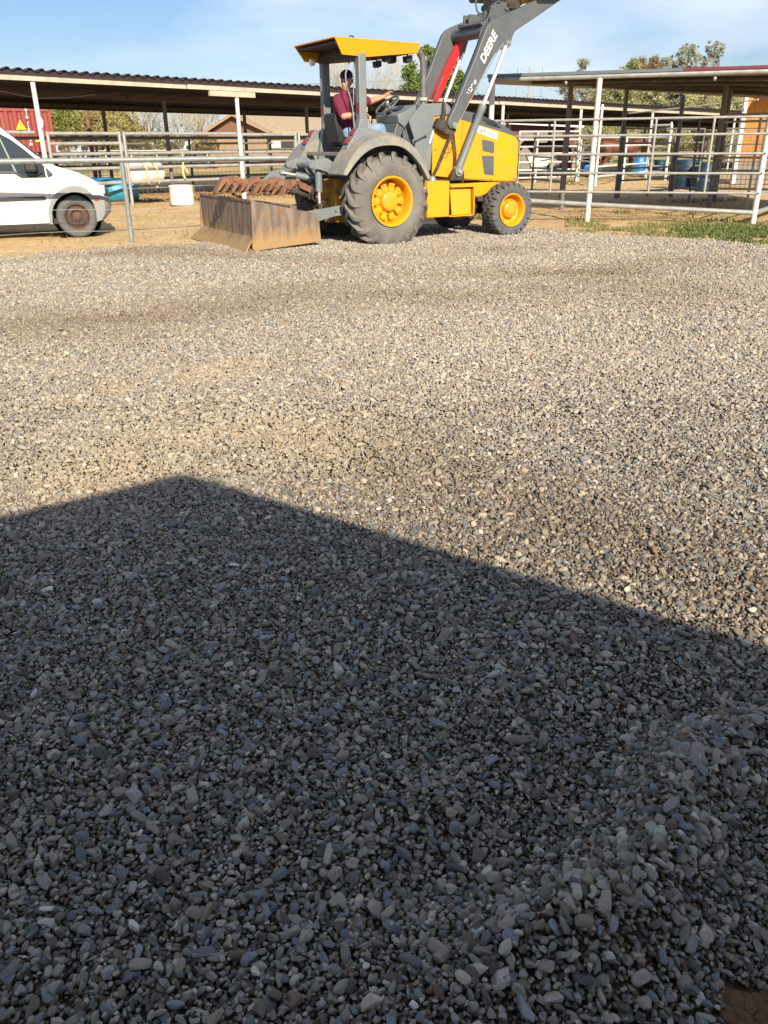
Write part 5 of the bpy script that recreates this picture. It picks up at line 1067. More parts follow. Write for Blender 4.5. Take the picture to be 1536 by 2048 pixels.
# ------------------------------------------------------------ barrels
def barrel(name, label, loc, h, r, mt, rot=(0, 0, 0), group=None, rope=False, open_=False, rz=0):
    t = thing(name, label, 'barrel', loc, 0, group); t.rotation_euler = rot
    mb = MB(); pr = [(0, .0), (0, r * .9), (h * .03, r * .97), (h * .30, r), (h * .32, r * 1.03), (h * .35, r), (h * .65, r), (h * .68, r * 1.03), (h * .70, r), (h * .96, r * .97), (h, r * .9), (h - .01, 0)]
    if open_: pr = [(0, r * .96), (h * .03, r), (h * .5, r * 1.005), (h * .9, r), (h * .93, r * 1.03), (h, r * 1.02), (h, r * .96), (.03, r * .93), (.03, 0)]
    mb.lathe(pr, ax='z', n=36); mb.build('shell', mt, t, 35)
    if not open_:
        mb = MB(); mb.tube([(r * .5, 0, h - .012), (r * .5, 0, h + .015)], .03, 10); mb.build('bung', mt, t, 40)
    return t
g = G(360, 411); barrel('barrel', 'white plastic half barrel standing upright on the dirt', (g.x, g.y + .3, 0), .47, .30, 'whitepl', open_=True)
yw = SY
def lying(label, g, ang, mt, h=.88, r=.29, group=None, z=None):
    return barrel('barrel', label, (g.x, g.y, (r if z is None else z)), h, r, mt, (R(90), 0, ang), group)
g = G(262, 404); lying('light blue plastic barrel lying on its side behind the grey fence post', Vector((g.x + .15, g.y + .3, 0)), R(-78), 'teal', .98, .29, 'blue barrels by the van')
g = G(200, 398); lying('deep blue plastic barrel lying right behind the nose of the van', Vector((g.x + .35, g.y + .4, 0)), R(-60), 'blue', .9, .29, 'blue barrels by the van')
# white barrel tied on the rails
sw = shed_s(262, -.1, 345); b0 = sp(sw, .32, .76)
wb = barrel('barrel', 'white plastic barrel lashed sideways to the panel rails with yellow rope', b0, .0 + shed_s(336, -.1, 345) - sw, .255, 'whitepl', (R(90), 0, SY + R(90)))
for k in (.42, .70):
    L_ = (shed_s(336, -.1, 345) - sw) * k; c = b0 + SU * L_; mb = MB()
    for j in range(2):
        pts = [c + SU * (.03 * j + .012 * math.sin(a * 5)) + SV * (-.285 * math.cos(a) - (.12 if math.cos(a) > 0 else 0)) + Vector((0, 0, .285 * math.sin(a))) for a in [t * math.pi / 10 for t in range(21)]]; mb.tube(pts, .010, 6)
    mb.tube([c - SV * .40, c - SV * .41 + Vector((0, 0, -.14)), c - SV * .40 + SU * .05 + Vector((0, 0, -.26))], .014, 6)
    tag(mb.build('rope', 'rope', None, 60), ['yellow rope round the middle of the white lashed barrel', 'yellow rope round the right part of the white lashed barrel'][k > .5], 'rope')
c = sp(shed_s(366, -.05, 320), -.04, .93); mb = MB(); mb.tube([c + Vector((0, 0, .28)), c + Vector((.02, -.03, .1)), c + Vector((0, -.04, 0)), c + Vector((-.04, -.04, -.06))], .022, 8); mb.tube([c + Vector((0, -.03, 0)), c + Vector((-.02, -.04, -.2)), c + Vector((.02, -.04, -.33))], .03, 8); mb.tube([c + Vector((0, -.03, 0)), c + Vector((.08, -.04, -.12)), c + Vector((.13, -.04, -.22))], .016, 8)
tag(mb.build('strap', 'rope', None, 60), 'cream strap knotted round the rails right of the lashed barrel', 'strap')

# ------------------------------------------------------------ right canopy and corral
B = G(1174, 443); A_ = G(1505, 449); dA = (A_ - B).normalized(); C_ = B - dA * 1.95
RC = thing('pen_canopy', 'open flat metal canopy with round white posts over the right pen', 'canopy', C_)
cl = lambda v: Vector((v[0], v[1], 0)) - C_
zb = 2.47
A2 = C_ + dA * 9.5; D_ = Vector((6.4, 24.1, 0)); _e = AT(1536, 187, 22.6); E_ = Vector((6.4, 24.1, 2.76)).lerp(_e, 1.5)
for i, P in enumerate((C_, B, A_, A_ + dA * 3.2)):
    mb = MB(); mb.tube([cl(P) + Vector((0, 0, -.3)), cl(P) + Vector((0, 0, zb - .03))], .050, 16); mb.build('post', 'white_paint', RC, 50)
bp = []
for (a, b, zt_) in ((1123, 418, 2.55), (1232, 395, 2.66), (1341, 395, 2.64), (1417, 414, 2.52), (1428, 402, 2.56)):
    g = G(a, b); bp.append(g); mb = MB(); mb.tube([cl(g) + Vector((0, 0, -.3)), cl(g) + Vector((0, 0, zt_ + .02))], .055, 14); mb.build('post', 'greypost', RC, 50)
def q4(mb, pts, th):
    v = [Vector(p) for p in pts] + [Vector(p) + Vector((0, 0, th)) for p in pts]; mb.add(v, [(0, 1, 2, 3), (7, 6, 5, 4), (0, 4, 5, 1), (1, 5, 6, 2), (2, 6, 7, 3), (3, 7, 4, 0)])
mb = MB(); mb.tube([cl(C_ - dA * .08) + Vector((0, 0, zb)), cl(A2) + Vector((0, 0, zb))], .046, 16); mb.build('front_beam', 'galv', RC, 50)
mb = MB(); Cz = cl(C_) + Vector((0, 0, zb + .035)); Az = cl(A2) + Vector((0, 0, zb + .035)); Dz = cl(D_) + Vector((0, 0, 2.76)); Ez = cl(E_) + Vector((0, 0, E_.z)); Ez.z = E_.z
nrib = 90; rows = []
for i in range(nrib + 1):
    t = i / nrib; a = Cz.lerp(Az, t); b = Dz.lerp(Ez, t); z_ = .018 * (1 if i % 2 else -1); rows += [a + Vector((0, 0, z_ + .02)), b + Vector((0, 0, z_ + .02))]
mb.add(rows, [(2 * i, 2 * i + 2, 2 * i + 3, 2 * i + 1) for i in range(nrib)]); rf = mb.build('roof_sheet', 'roofgrey', RC, 0)
for (e0, e1, e2, e3) in ((Cz, Dz, 0, 0), (Dz, Ez, 0, 0)):
    mb = MB(); mb.tube([e0 - Vector((0, 0, .06)), e1 - Vector((0, 0, .06))], .055, 12); mb.build('edge_beam', 'beam', RC, 50)
for t in (.22, .45, .68, .9):
    mb = MB(); a = Cz.lerp(Dz, t); b = Az.lerp(Ez, t); mb.tube([a - Vector((0, 0, .05)), b - Vector((0, 0, .05))], .045, 10); mb.build('purlin', 'purlinshade', RC, 50)

nrm = Vector((dA.y, -dA.x, 0)); sM = (AT(1328, 140, 1) * 16).xy
sm = 3.35
for nm, s0_, s1_, mt_ in (('flashing', -.1, sm, 'roofedge'), ('flashing', sm, 9.5, 'maroon')):
    mb = MB(); a = cl(C_ + dA * s0_) + nrm * .055; b = cl(C_ + dA * s1_) + nrm * .055
    v = [a + Vector((0, 0, zb + .035)), b + Vector((0, 0, zb + .035)), b + Vector((0, 0, zb + .085)), a + Vector((0, 0, zb + .085))]; v += [p - nrm * .03 for p in v]
    mb.add(v, [(0, 1, 2, 3), (7, 6, 5, 4), (0, 4, 5, 1), (1, 5, 6, 2), (2, 6, 7, 3), (3, 7, 4, 0)]); mb.build(nm, mt_, RC, 0)
for s_ in (1.35, 3.9):
    mb = MB(); p = cl(C_ + dA * s_) + Vector((0, 0, zb - .09)); mb.cap(p, p - Vector((0, 0, .02)), .03, .02); mb.build('bolt', 'galv', RC, 50)
# corral panels on the front line
def corral(a, b, zs_, zu, ups, label, grp, ext=.045, pipe_=True):
    t = thing('corral_fence', label, 'fence panel', a, 0, grp); u = b - a; n_ = Vector((u.y, -u.x, 0)).normalized() * ext
    for z_ in zs_:
        mb = MB(); mb.tube([Vector((0, 0, z_)) + n_, u + Vector((0, 0, z_)) + n_], .0215, 12); mb.build('rail', 'galv', t, 50)
    for k in ups:
        mb = MB(); mb.tube([u * k + n_ + Vector((0, 0, zs_[-1])), u * k + n_ + Vector((0, 0, zs_[0]))], .022, 10); mb.build('upright', 'galv', t, 50)
    if pipe_:
        mb = MB(); mb.tube([Vector((0, 0, zu[0])), u + Vector((0, 0, zu[1]))], .042, 14); mb.build('bottom_pipe', 'galv', t, 50)
    return t
zr = [1.77, 1.50, 1.185, .86, .53]
corral(B, A_, zr, (.31, .20), (.36, .865 * .8), 'silver five rail corral panel between the two front white posts', 'corral panels along the front of the right pen')
corral(C_, B, zr, (.40, .31), (.13, .62), 'silver five rail corral panel just right of the tractor nose', 'corral panels along the front of the right pen')
sideE = A_ + Vector((2.4, 3.6, 0)); corral(A_, sideE, zr[1:], (.20, .2), (.6,), 'silver corral panel running back from the right corner post', 'corral panels along the front of the right pen')
mb = MB()
for k, z_ in enumerate(zr[1:]): p = A_ + Vector((0, 0, z_)) + nrm * .058; mb.cap(p, p + nrm * .006, .016, .014, 10)
tag(mb.build('hinge_pin', 'black', None, 40), 'row of black hinge pins on the right corner post', 'hinge')
# pens further back: panels given by their two ground ends (photo pixels) and heights
def pen(p0, p1, zs_, mt_, label, grp='pipe panels of the back pens', r=.024, ups=(0, 1), mesh=False):
    a, b = G(*p0), G(*p1); t = thing('pen_fence', label, 'fence panel', a, 0, grp); u = b - a
    for z_ in zs_:
        mb = MB(); mb.tube([Vector((0, 0, z_)), u + Vector((0, 0, z_))], r, 8); mb.build('rail', mt_, t, 50)
    for k in ups:
        mb = MB(); mb.tube([u * k, u * k + Vector((0, 0, zs_[0] + .02))], r * 1.25, 8); mb.build('upright', mt_, t, 50)
    if mesh:
        mb = MB(); n = int(u.length / .10)
        for k in range(n): mb.tube([u * (k / n) + Vector((0, 0, zs_[-1])), u * (k / n) + Vector((0, 0, zs_[mesh]))], .006, 4, False)
        nh = int((zs_[mesh] - zs_[-1]) / .10)
        for k in range(nh): mb.tube([Vector((0, 0, zs_[-1] + .1 * k)), u + Vector((0, 0, zs_[-1] + .1 * k))], .006, 4, False)
        mb.build('wire_mesh', mt_, t, 0)
    return t
pen((1034, 366), (1152, 363), [1.78, 1.5, 1.26, 1.02, .72, .45, .18], 'white_paint', 'white painted seven rail pen panel seen above the front wheel', ups=(0, .3, 1), r=.03)
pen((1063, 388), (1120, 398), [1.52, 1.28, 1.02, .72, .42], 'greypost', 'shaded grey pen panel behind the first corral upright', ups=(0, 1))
pen((1156, 362), (1190, 372), [1.55, 1.3, 1.05, .75, .42], 'white_paint', 'short white pen panel between the two thin white posts', r=.028)
pen((1190, 372), (1292, 359), [1.55, 1.28, .98, .62, .30], 'white_paint', 'white pen panel in front of the upright blue barrels', r=.03, ups=(.5, 1))
pen((1292, 359), (1330, 361), [1.98, 1.55, 1.22, .90, .50, .30], 'white_paint', 'short white pen panel right of the blue barrels', r=.04, ups=(1,))
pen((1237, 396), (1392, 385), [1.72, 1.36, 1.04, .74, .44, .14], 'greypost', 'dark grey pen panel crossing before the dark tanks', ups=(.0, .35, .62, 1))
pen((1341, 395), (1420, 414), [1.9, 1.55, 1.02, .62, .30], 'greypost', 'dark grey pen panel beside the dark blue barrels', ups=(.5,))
pen((1417, 414), (1640, 420), [1.92, 1.78, 1.05, .78, .40], 'galv', 'wire mesh pen panel in front of the orange wall', ups=(.35, .62, 1), mesh=2)
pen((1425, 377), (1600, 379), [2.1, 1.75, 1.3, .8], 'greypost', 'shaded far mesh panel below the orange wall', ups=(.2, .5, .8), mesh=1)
for (a, b, zt_, lb) in ((1190, 372.5, 2.55, 'thin white post right of the second canopy post'), (1329, 359, 2.1, 'pair of white gate posts left of the dark tanks')):
    g = G(a, b); mb = MB(); mb.tube([g, g + Vector((0, 0, zt_))], .045, 12); tag(mb.build('white_post', 'white_paint', None, 50), lb, 'post', 'white posts of the back pens')
g0, g1 = G(1292, 359), G(1445, 365); mb = MB(); mb.tube([Vector((g0.x - 1, g0.y, 2.42)), Vector((g1.x, g1.y - 2, 2.65))], .025, 8); tag(mb.build('overhead_pipe', 'beam', None, 50), 'thin cream overhead pipe crossing below the far shed roof', 'pipe')
# barrels of the right pens
def drum(px, py, mt_, label, h=.88, r=.29, lie=None, grp='blue drums in the right pens', zoff=0):
    g = G(px, py)
    if lie is None: return barrel('barrel', label, (g.x, g.y, zoff), h, r, mt_, group=grp)
    return barrel('barrel', label, (g.x, g.y, r + zoff), h, r, mt_, (R(90), 0, R(lie)), grp)
drum(1196, 350, 'blue', 'bright blue barrel lying on its side behind the thin white post', .80, .36, -85)
drum(1275, 350, 'blue', 'bright blue upright drum striped by rail shadows', .80, .42)
drum(1318, 347, 'darkblueshade', 'small dark blue drum behind the white gate posts', .6, .28)
drum(1350, 348, 'blue', 'light blue drum just left of the dark tanks', .6, .25)
drum(1368, 378, 'darkblueshade', 'left one of the two large tanks, shade put into their dark blue', .86, .34)
drum(1408, 380, 'darkblueshade', 'right one of the two large tanks, shade put into their dark blue', .80, .36)
# white feed tub on a rail
g = G(1080, 362); t = thing('feed_tub', 'white angular feed tub hung in the pen below the dark brown horse', 'tub', (g.x, g.y + .6, 0))
mb = MB(); mb.prism([(-.55, .95), (.55, .95), (.30, .52), (-.30, .50)], -.25, .25); mb.build('tub', 'whitepl', t, 0, .02)
mb = MB()
for s_ in (-.3, .3): mb.tube([(s_, 0, 0), (s_, 0, .52)], .03, 8)
mb.build('stand', 'greypost', t, 40)

# ------------------------------------------------------------ horses
def horse(label, loc, rz, coat, sc=1.0, headup=.0, grp=None):
    mb = MB()
    Tk = [((-.70, 0, 1.20), .26), ((-.45, 0, 1.17), .30), ((-.10, 0, 1.10), .29), ((.25, 0, 1.08), .29), ((.52, 0, 1.12), .27), ((.68, 0, 1.20), .20)]
    for (a, ra_), (b, rb_) in zip(Tk[:-1], Tk[1:]): mb.cap(a, b, ra_, rb_, 16)
    nk = [((.62, 0, 1.25), .20), ((.85, 0, 1.42 + headup * .5), .15), ((1.06, 0, 1.55 + headup), .115)]
    for (a, ra_), (b, rb_) in zip(nk[:-1], nk[1:]): mb.cap(a, b, ra_, rb_, 14)
    hd_ = Vector((1.08, 0, 1.55 + headup)); mz = hd_ + Vector((.34, 0, -.34)); mb.cap(hd_, hd_.lerp(mz, .45), .115, .085, 14); mb.cap(hd_.lerp(mz, .45), mz, .085, .062, 12)
    for s_ in (-1, 1):
        mb.cap(hd_ + Vector((-.03, s_ * .05, .08)), hd_ + Vector((-.02, s_ * .06, .19)), .030, .012, 8)
        # front leg: forearm, knee, cannon, hoof
        mb.cap((.55, s_ * .14, 1.0), (.55, s_ * .14, .55), .11, .06, 12); mb.cap((.55, s_ * .14, .55), (.55, s_ * .14, .16), .045, .035, 10); mb.cap((.55, s_ * .14, .14), (.60, s_ * .14, .05), .04, .05, 10)
        # hind leg: thigh, hock back, shank
        mb.cap((-.62, s_ * .15, 1.10), (-.50, s_ * .16, .78), .19, .12, 12); mb.cap((-.50, s_ * .16, .78), (-.78, s_ * .15, .52), .10, .055, 12); mb.cap((-.78, s_ * .15, .52), (-.74, s_ * .15, .15), .048, .036, 10); mb.cap((-.74, s_ * .15, .13), (-.68, s_ * .15, .05), .042, .052, 10)
    o = mb.build('horse', coat, None, 0); remesh(o, .03, 5); o.location = loc; o.rotation_euler = (0, 0, rz); o.scale = (sc,) * 3; tag(o, label, 'horse', grp)
    mb = MB(); mb.cap((-.90, 0, 1.28), (-1.0, 0, 1.0), .05, .07); mb.cap((-1.0, 0, 1.0), (-.98, 0, .5), .07, .02); tl_ = mb.build('tail', 'mane', o, 60)
    mb = MB()
    for k in range(9): t = k / 8; p = Vector((.60, 0, 1.44)).lerp(Vector((1.06, 0, 1.70 + headup)), t); mb.ell(p + Vector((-.02, .03, -.03)), (.06, .05, .09), 10)
    mb.build('mane', 'mane', o, 60); return o
g = AT(1245, 290, 38); horse('chestnut horse standing sunlit behind the pen rails above the blue barrels', (g.x - .1, 38, 0), R(8), 'horse', 1.05, -.15, 'horses in the back pens')
g = AT(1096, 296, 40); horse('dark bay horse standing behind the white feed tub', (g.x, 40, 0), R(180), 'horse2', 1.02, -.25, 'horses in the back pens')
# ------------------------------------------------------------ stable behind the camera (its gable shadow lies on the gravel)
cot = 1 / math.tan(SUN_EL); shd = Vector((-math.sin(SUN_AZ), -math.cos(SUN_AZ)))
apex_g = G(368, 948); hz = 2.3
apex = Vector((apex_g.x - shd.x * hz * cot, apex_g.y - shd.y * hz * cot, hz))
lft = G(0, 1034); rgt = G(1536, 1296)
def rake(gp, zdrop):   # point on the rake whose shadow passes through the ground point, given how far below the apex it is
    z = hz - zdrop; return Vector((gp.x - shd.x * z * cot, gp.y - shd.y * z * cot, z))
LFT = rake(lft, .20); RGT = rake(rgt, .48)
dl = (LFT - apex); dr = (RGT - apex); dl *= 2.9 / math.hypot(dl.x, dl.y); dr *= 3.5 / math.hypot(dr.x, dr.y)
ST = thing('stable_building', 'tan stable with a low gable roof whose pointed shadow lies across the gravel', 'building', (apex.x, apex.y, 0))
ap = Vector((0, 0, hz)); bk_ = Vector((.1, -14, 0))
mb = MB()
for d in (dl, dr):
    v = [ap, ap + d, ap + d + bk_, ap + bk_]; v += [p - Vector((0, 0, .10)) for p in v]
    mb.add(v, [(0, 1, 2, 3), (7, 6, 5, 4), (0, 4, 5, 1), (1, 5, 6, 2), (2, 6, 7, 3), (3, 7, 4, 0)])
mb.build('roof', 'fasciadark', ST, 0)
mb = MB(); l_, r_ = dl * .9, dr * .9; sb = Vector((0, -.35, 0))
v = [Vector((l_.x, l_.y, 0)) + sb, Vector((r_.x, r_.y, 0)) + sb, Vector((r_.x, r_.y, hz + r_.z - .1)) + sb, ap - Vector((0, 0, .1)) + sb, Vector((l_.x, l_.y, hz + l_.z - .1)) + sb]
v2 = [p + bk_ * .97 for p in v]; mb.add(v + v2, [(0, 1, 2, 3, 4), (9, 8, 7, 6, 5), (0, 5, 6, 1), (1, 6, 7, 2), (3, 8, 9, 4), (4, 9, 5, 0), (2, 7, 8, 3)])
mb.build('wall', 'stuccofar', ST, 0)
# ------------------------------------------------------------ container, house, far things
c1 = AT(103, 240, 31.5); CT = thing('shipping_container', 'weathered red shipping container with white lettering and a yellow triangle sign behind the shed', 'container', (c1.x, 31.5, 0), R(25))
cu_ = Vector((math.cos(R(25)), math.sin(R(25)), 0)); cn_ = Vector((-cu_.y, cu_.x, 0))
def CTL(px, py):
    d = ray(px, py); o_ = Vector((0, 0, CAM_H)); t = (Vector((c1.x, 31.5, 0)) - o_).dot(cn_) / d.dot(cn_); q = o_ + d * t; v = q - Vector((c1.x, 31.5, 0)); return Vector((v.dot(cu_), 0, q.z))
mb = MB(); V = []; n = 0; w_ = 4.2; xs_ = []; x_ = 0.0
while x_ > -w_: xs_ += [(x_, 0), (x_ - .10, 0), (x_ - .14, .04), (x_ - .24, .04)]; x_ -= .28
rows = [(a, b, .0) for a, b in xs_] + [(a, b, 2.6) for a, b in xs_]; n = len(xs_)
mb.add(rows, [(i, i + 1, i + 1 + n, i + n) for i in range(n - 1)]); mb.box((-w_, .05, 0), (0, 2.4, 2.6)); mb.box((-.10, -.015, 0), (0.0, .05, 2.6)); mb.box((-w_, -.015, 2.52), (0, .05, 2.62)); mb.box((-w_, -.015, 0), (0, .05, .12))
ctb = mb.build('corrugated_wall', 'container', CT, 0)
zt0 = CTL(51, 214).z; zb0 = CTL(60, 292).z
chars = 'CTIU 710A 17M'; hh = (zt0 - zb0) / len(chars)
for k, ch in enumerate(chars):
    if ch == ' ': continue
    p = CTL(51 + 12 * (k / len(chars)), 214 + (292 - 214) * (k + .5) / len(chars))
    text_obj('lettering', ch, hh * 1.25, 'textwhite', ctb, Matrix.Translation((p.x, -.022, p.z)) @ Matrix.Rotation(R(90), 4, 'X'), .002, bold=.004)
p = CTL(41, 250); mb = MB(); h_ = .26
mb.prism([(p.x - h_ * .62, p.z - h_ * .55), (p.x + h_ * .62, p.z - h_ * .55), (p.x, p.z + h_ * .65)], -.03, -.02); ws = mb.build('warning_sign', 'signyellow', CT, 0)
mb = MB(); mb.tube([(p.x, -.032, p.z + .05), (p.x, -.032, p.z - .03)], .012, 6); mb.build('sign_mark', 'textdark', ws, 0)
p = CTL(75, 280); mb = MB(); mb.box((p.x - .07, -.03, p.z - .06), (p.x + .07, -.02, p.z + .06)); mb.build('sticker', 'signyellow', CT, 0)
# brown house with tan shingles
HY = 60.0; ax_ = AT(463, 226, HY); el, er = AT(404, 264, HY), AT(540, 270, HY); HS = thing('ranch_house', 'brown ranch house with a wide tan shingle roof and front gable behind the shed', 'house', (ax_.x, HY, 0))
X0, Z0 = ax_.x, ax_.z; lz = el.z
far_r = AT(830, 260, HY + 6).x - X0
mb = MB(); mb.box((el.x - X0 + .3, .5, 0), (er.x - X0 - .3, 9, lz - .05)); mb.box((er.x - X0 - .4, 2.2, 0), (far_r - .4, 12, lz - .05)); mb.build('wall', 'housewall', HS, 0)
mb = MB(); mb.prism([(el.x - X0 + .3, lz - .1), (er.x - X0 - .3, lz - .1), (0, Z0 - .12)], .48, .52); mb.build('gable', 'housegable', HS, 0)
def slab(mb, a, b, c, d, th=.12): v = [Vector(p) for p in (a, b, c, d)]; v += [p - Vector((0, 0, th)) for p in v]; mb.add(v, [(0, 1, 2, 3), (7, 6, 5, 4), (0, 4, 5, 1), (1, 5, 6, 2), (2, 6, 7, 3), (3, 7, 4, 0)])
mb = MB(); slab(mb, (0, 0, Z0), (el.x - X0, 0, lz), (el.x - X0, 7, lz), (0, 7, Z0)); slab(mb, (0, 0, Z0), (er.x - X0, 0, lz), (er.x - X0, 7, lz), (0, 7, Z0))
slab(mb, (er.x - X0 - 3.2, 1.5, lz), (far_r, 1.5, lz), (far_r, 7, lz + 2.0), (er.x - X0 - 3.2, 7, lz + 2.0)); slab(mb, (er.x - X0 - 3.2, 7, lz + 2.0), (far_r, 7, lz + 2.0), (far_r, 12.5, lz), (er.x - X0 - 3.2, 12.5, lz)); mb.build('roof', 'shingle', HS, 0)
mb = MB(); slab(mb, (0, -.06, Z0 + .02), (el.x - X0, -.06, lz + .02), (el.x - X0, -.01, lz + .02), (0, -.01, Z0 + .02), .2); slab(mb, (0, -.06, Z0 + .02), (er.x - X0, -.06, lz + .02), (er.x - X0, -.01, lz + .02), (0, -.01, Z0 + .02), .2); mb.build('fascia', 'fasciabrown', HS, 0)
for (px_, py_, wx, wz, mt_) in ((550, 289, .38, .22, 'whitefar'), (575, 289, .42, .2, 'vandark')):
    p = AT(px_, py_, HY + 2.15); mb = MB(); mb.box((p.x - X0 - wx, 2.13, p.z - wz), (p.x - X0 + wx, 2.19, p.z + wz)); f_ = mb.build('window', mt_, HS, 0)
# second far shed seen right of the tractor: white roof edge, maroon wall with boards
BS = AT(1090, 262, 52); BSt = thing('maroon_barn', 'low maroon barn with white eave and grey doors behind the right pens', 'barn', (BS.x, 52, 0))
xl, xr = AT(1022, 262, 52).x - BS.x, AT(1150, 262, 52).x - BS.x; zt_ = AT(1090, 247, 52).z
mb = MB(); mb.box((xl, .1, 0), (xr, 6, zt_)); mb.build('wall', 'maroon', BSt, 0)
mb = MB(); slab(mb, (xl - .4, -.5, zt_ + .12), (xr + .4, -.5, zt_ - .1), (xr + .4, 6, zt_ + .5), (xl - .4, 6, zt_ + .7), .14); mb.build('roof', 'whitefar', BSt, 0)
for px_ in (1052, 1089, 1110):
    p = AT(px_, 275, 52); mb = MB(); mb.box((p.x - BS.x - .42, .05, 0), (p.x - BS.x + .42, .12, p.z + .35)); mb.build('door', 'stuccofar', BSt, 0)
# pale sided building and orange wall at the right
q0, q1 = AT(1490, 240, 31), AT(1640, 240, 31); OW = thing('orange_shed', 'orange plywood shed wall with a shadowed overhanging roof at the right edge', 'shed', (q0.x, 31, 0))
zt_ = AT(1490, 183, 31).z; mb = MB(); mb.box((0, 0, .0), (q1.x - q0.x, .12, zt_)); mb.build('wall', 'orangewall', OW, 0)
mb = MB(); slab(mb, (.35, -1.3, zt_ + .1), (q1.x - q0.x, -1.3, zt_ + .1), (q1.x - q0.x, 3, zt_ + .18), (.35, 3, zt_ + .18)); mb.build('roof', 'maroon', OW, 0)
mb = MB(); mb.box((-.14, -.06, 0), (-.01, .06, zt_ + .05)); mb.build('corner_post', 'white_paint', OW, 0)
mb = MB(); mb.box((.0, -.02, 0), (q1.x - q0.x, -.005, AT(1500, 322, 31).z)); mb.build('lower_wall', 'stuccofar', OW, 0)
# far field clutter at the left: fences, white trailers, low bushes
def far_box(name, label, px0, px1, py0, py1, Y, mt_, cat, depth=2.5, grp=None, roof=None):
    a, b = AT(px0, py1, Y), AT(px1, py0, Y); t = thing(name, label, cat, (a.x, Y, 0), 0, grp); z1 = AT((px0 + px1) / 2, py0, Y).z
    mb = MB(); mb.box((0, 0, .35), (b.x - a.x, depth, z1)); mb.build('body', mt_, t, 0, .03)
    mb = MB(); n = max(1, int((b.x - a.x) / 1.6))
    for k in range(n): u_ = (b.x - a.x) * (k + .5) / n; mb.box((u_ - .35, -.02, z1 * .5), (u_ + .35, 0.0, z1 * .8))
    mb.build('window', 'vandark', t, 0)
    mb = MB()
    for u_ in (.2, .8): mb.cap(((b.x - a.x) * u_, .1, .35), ((b.x - a.x) * u_, .35, .35), .35, .35, 12)
    mb.build('wheel', 'black', t, 40); return t
far_box('horse_trailer', 'white trailer far behind the shed just right of the red container', 112, 132, 283, 296, 85, 'whitefar', 'trailer', grp='far white trailers')
far_box('horse_trailer', 'white trailer with dark windows far behind, middle of the three at the left', 134, 156, 282, 294, 88, 'whitefar', 'trailer', grp='far white trailers')
far_box('horse_trailer', 'grey white trailer far behind, right of the three at the left', 158, 178, 284, 295, 86, 'whitefar', 'trailer', grp='far white trailers')
far_box('horse_trailer', 'low white trailer far behind the white lashed barrel', 366, 392, 283, 292, 90, 'whitefar', 'trailer', grp='far white trailers')
FF = thing('field_fence', 'thin white field fence far behind the pens', 'fence', (-34, 70, 0))
for z_ in (1.1, .6):
    mb = MB(); mb.tube([(0, 0, z_), (26, 2, z_)], .035, 6); mb.build('rail', 'whitefar', FF, 0)
for k in range(14):
    mb = MB(); mb.tube([(2 * k, .15 * k, 0), (2 * k, .15 * k, 1.2)], .05, 6); mb.build('post', 'whitefar', FF, 0)
# power pole far away
PP = AT(1054, 240, 190); T_ = thing('power_pole', 'tall pale steel power pole with angled arms above the far shed roof', 'pole', (PP.x, 190, 0))
zt_ = AT(1054, 134, 190).z; mb = MB(); mb.tube([(0, 0, 0), (0, 0, zt_)], [.26, .15], 10); mb.build('pole', 'galv', T_, 50)
for z_ in (zt_ - .3, AT(1054, 180, 190).z):
    for s_ in (-1, 1):
        mb = MB(); mb.tube([(0, 0, z_ - .6), (s_ * 1.3, 0, z_ - .1), (s_ * 2.6, 0, z_ + .35)], [.12, .09, .06], 8); am = mb.build('arm', 'galv', T_, 50)
        mb = MB(); mb.tube([(s_ * 2.6, 0, z_ + .3), (s_ * 2.6, 0, z_ - 1.4)], .06, 6); mb.build('insulator', 'galvgrey', am, 50)
WL = thing('power_lines', 'thin power lines crossing the sky beside the far pole', 'cable', (PP.x, 190, 0))
for z_ in (zt_ - 1.6, AT(1054, 180, 190).z - 1.2):
    for s_ in (-1, 1):
        mb = MB(); mb.tube([(s_ * 2.6 + 60 * (k / 10) * (1), 60 * k / 10 * 1.6, z_ - 3.2 * math.sin(math.pi * k / 10)) for k in range(11)], .035, 4, False); mb.build('line', 'galvgrey', WL, 0)
        mb = MB(); mb.tube([(s_ * 2.6 - 360 * (k / 10), -10 * k / 10, z_ - 3.2 * math.sin(math.pi * k / 10)) for k in range(11)], .035, 4, False); mb.build('line', 'galvgrey', WL, 0)

# ------------------------------------------------------------ trees
def leaf_mesh(name, P, D, size, cols, parent):
    n = len(P); r1 = np.random.default_rng(int(abs(P[0, 0]) * 100) % 9999)
    a = r1.normal(0, 1, (n, 3)); a /= np.linalg.norm(a, axis=1)[:, None]; b = np.cross(a, r1.normal(0, 1, (n, 3))); b /= np.linalg.norm(b, axis=1)[:, None]
    s = size * r1.uniform(.6, 1.35, (n, 1)); q = np.stack([P - a * s, P + b * s * .55, P + a * s, P - b * s * .55], 1).reshape(-1, 3)
    me = bpy.data.meshes.new(name); me.vertices.add(4 * n); me.vertices.foreach_set('co', q.astype(np.float32).ravel()); me.loops.add(4 * n); me.loops.foreach_set('vertex_index', np.arange(4 * n, dtype=np.int32)); me.polygons.add(n); me.polygons.foreach_set('loop_start', np.arange(n, dtype=np.int32) * 4); me.update(calc_edges=True)
    c = np.array(cols)[r1.integers(0, len(cols), n)] * D[:, None] * r1.uniform(.75, 1.25, (n, 1)); at = me.attributes.new('tint', 'FLOAT_VECTOR', 'POINT'); at.data.foreach_set('vector', np.repeat(c, 4, 0).astype(np.float32).ravel())
    me.materials.append(M['leaf']); o = bpy.data.objects.new(name, me); COL.objects.link(o); o.parent = parent; return o
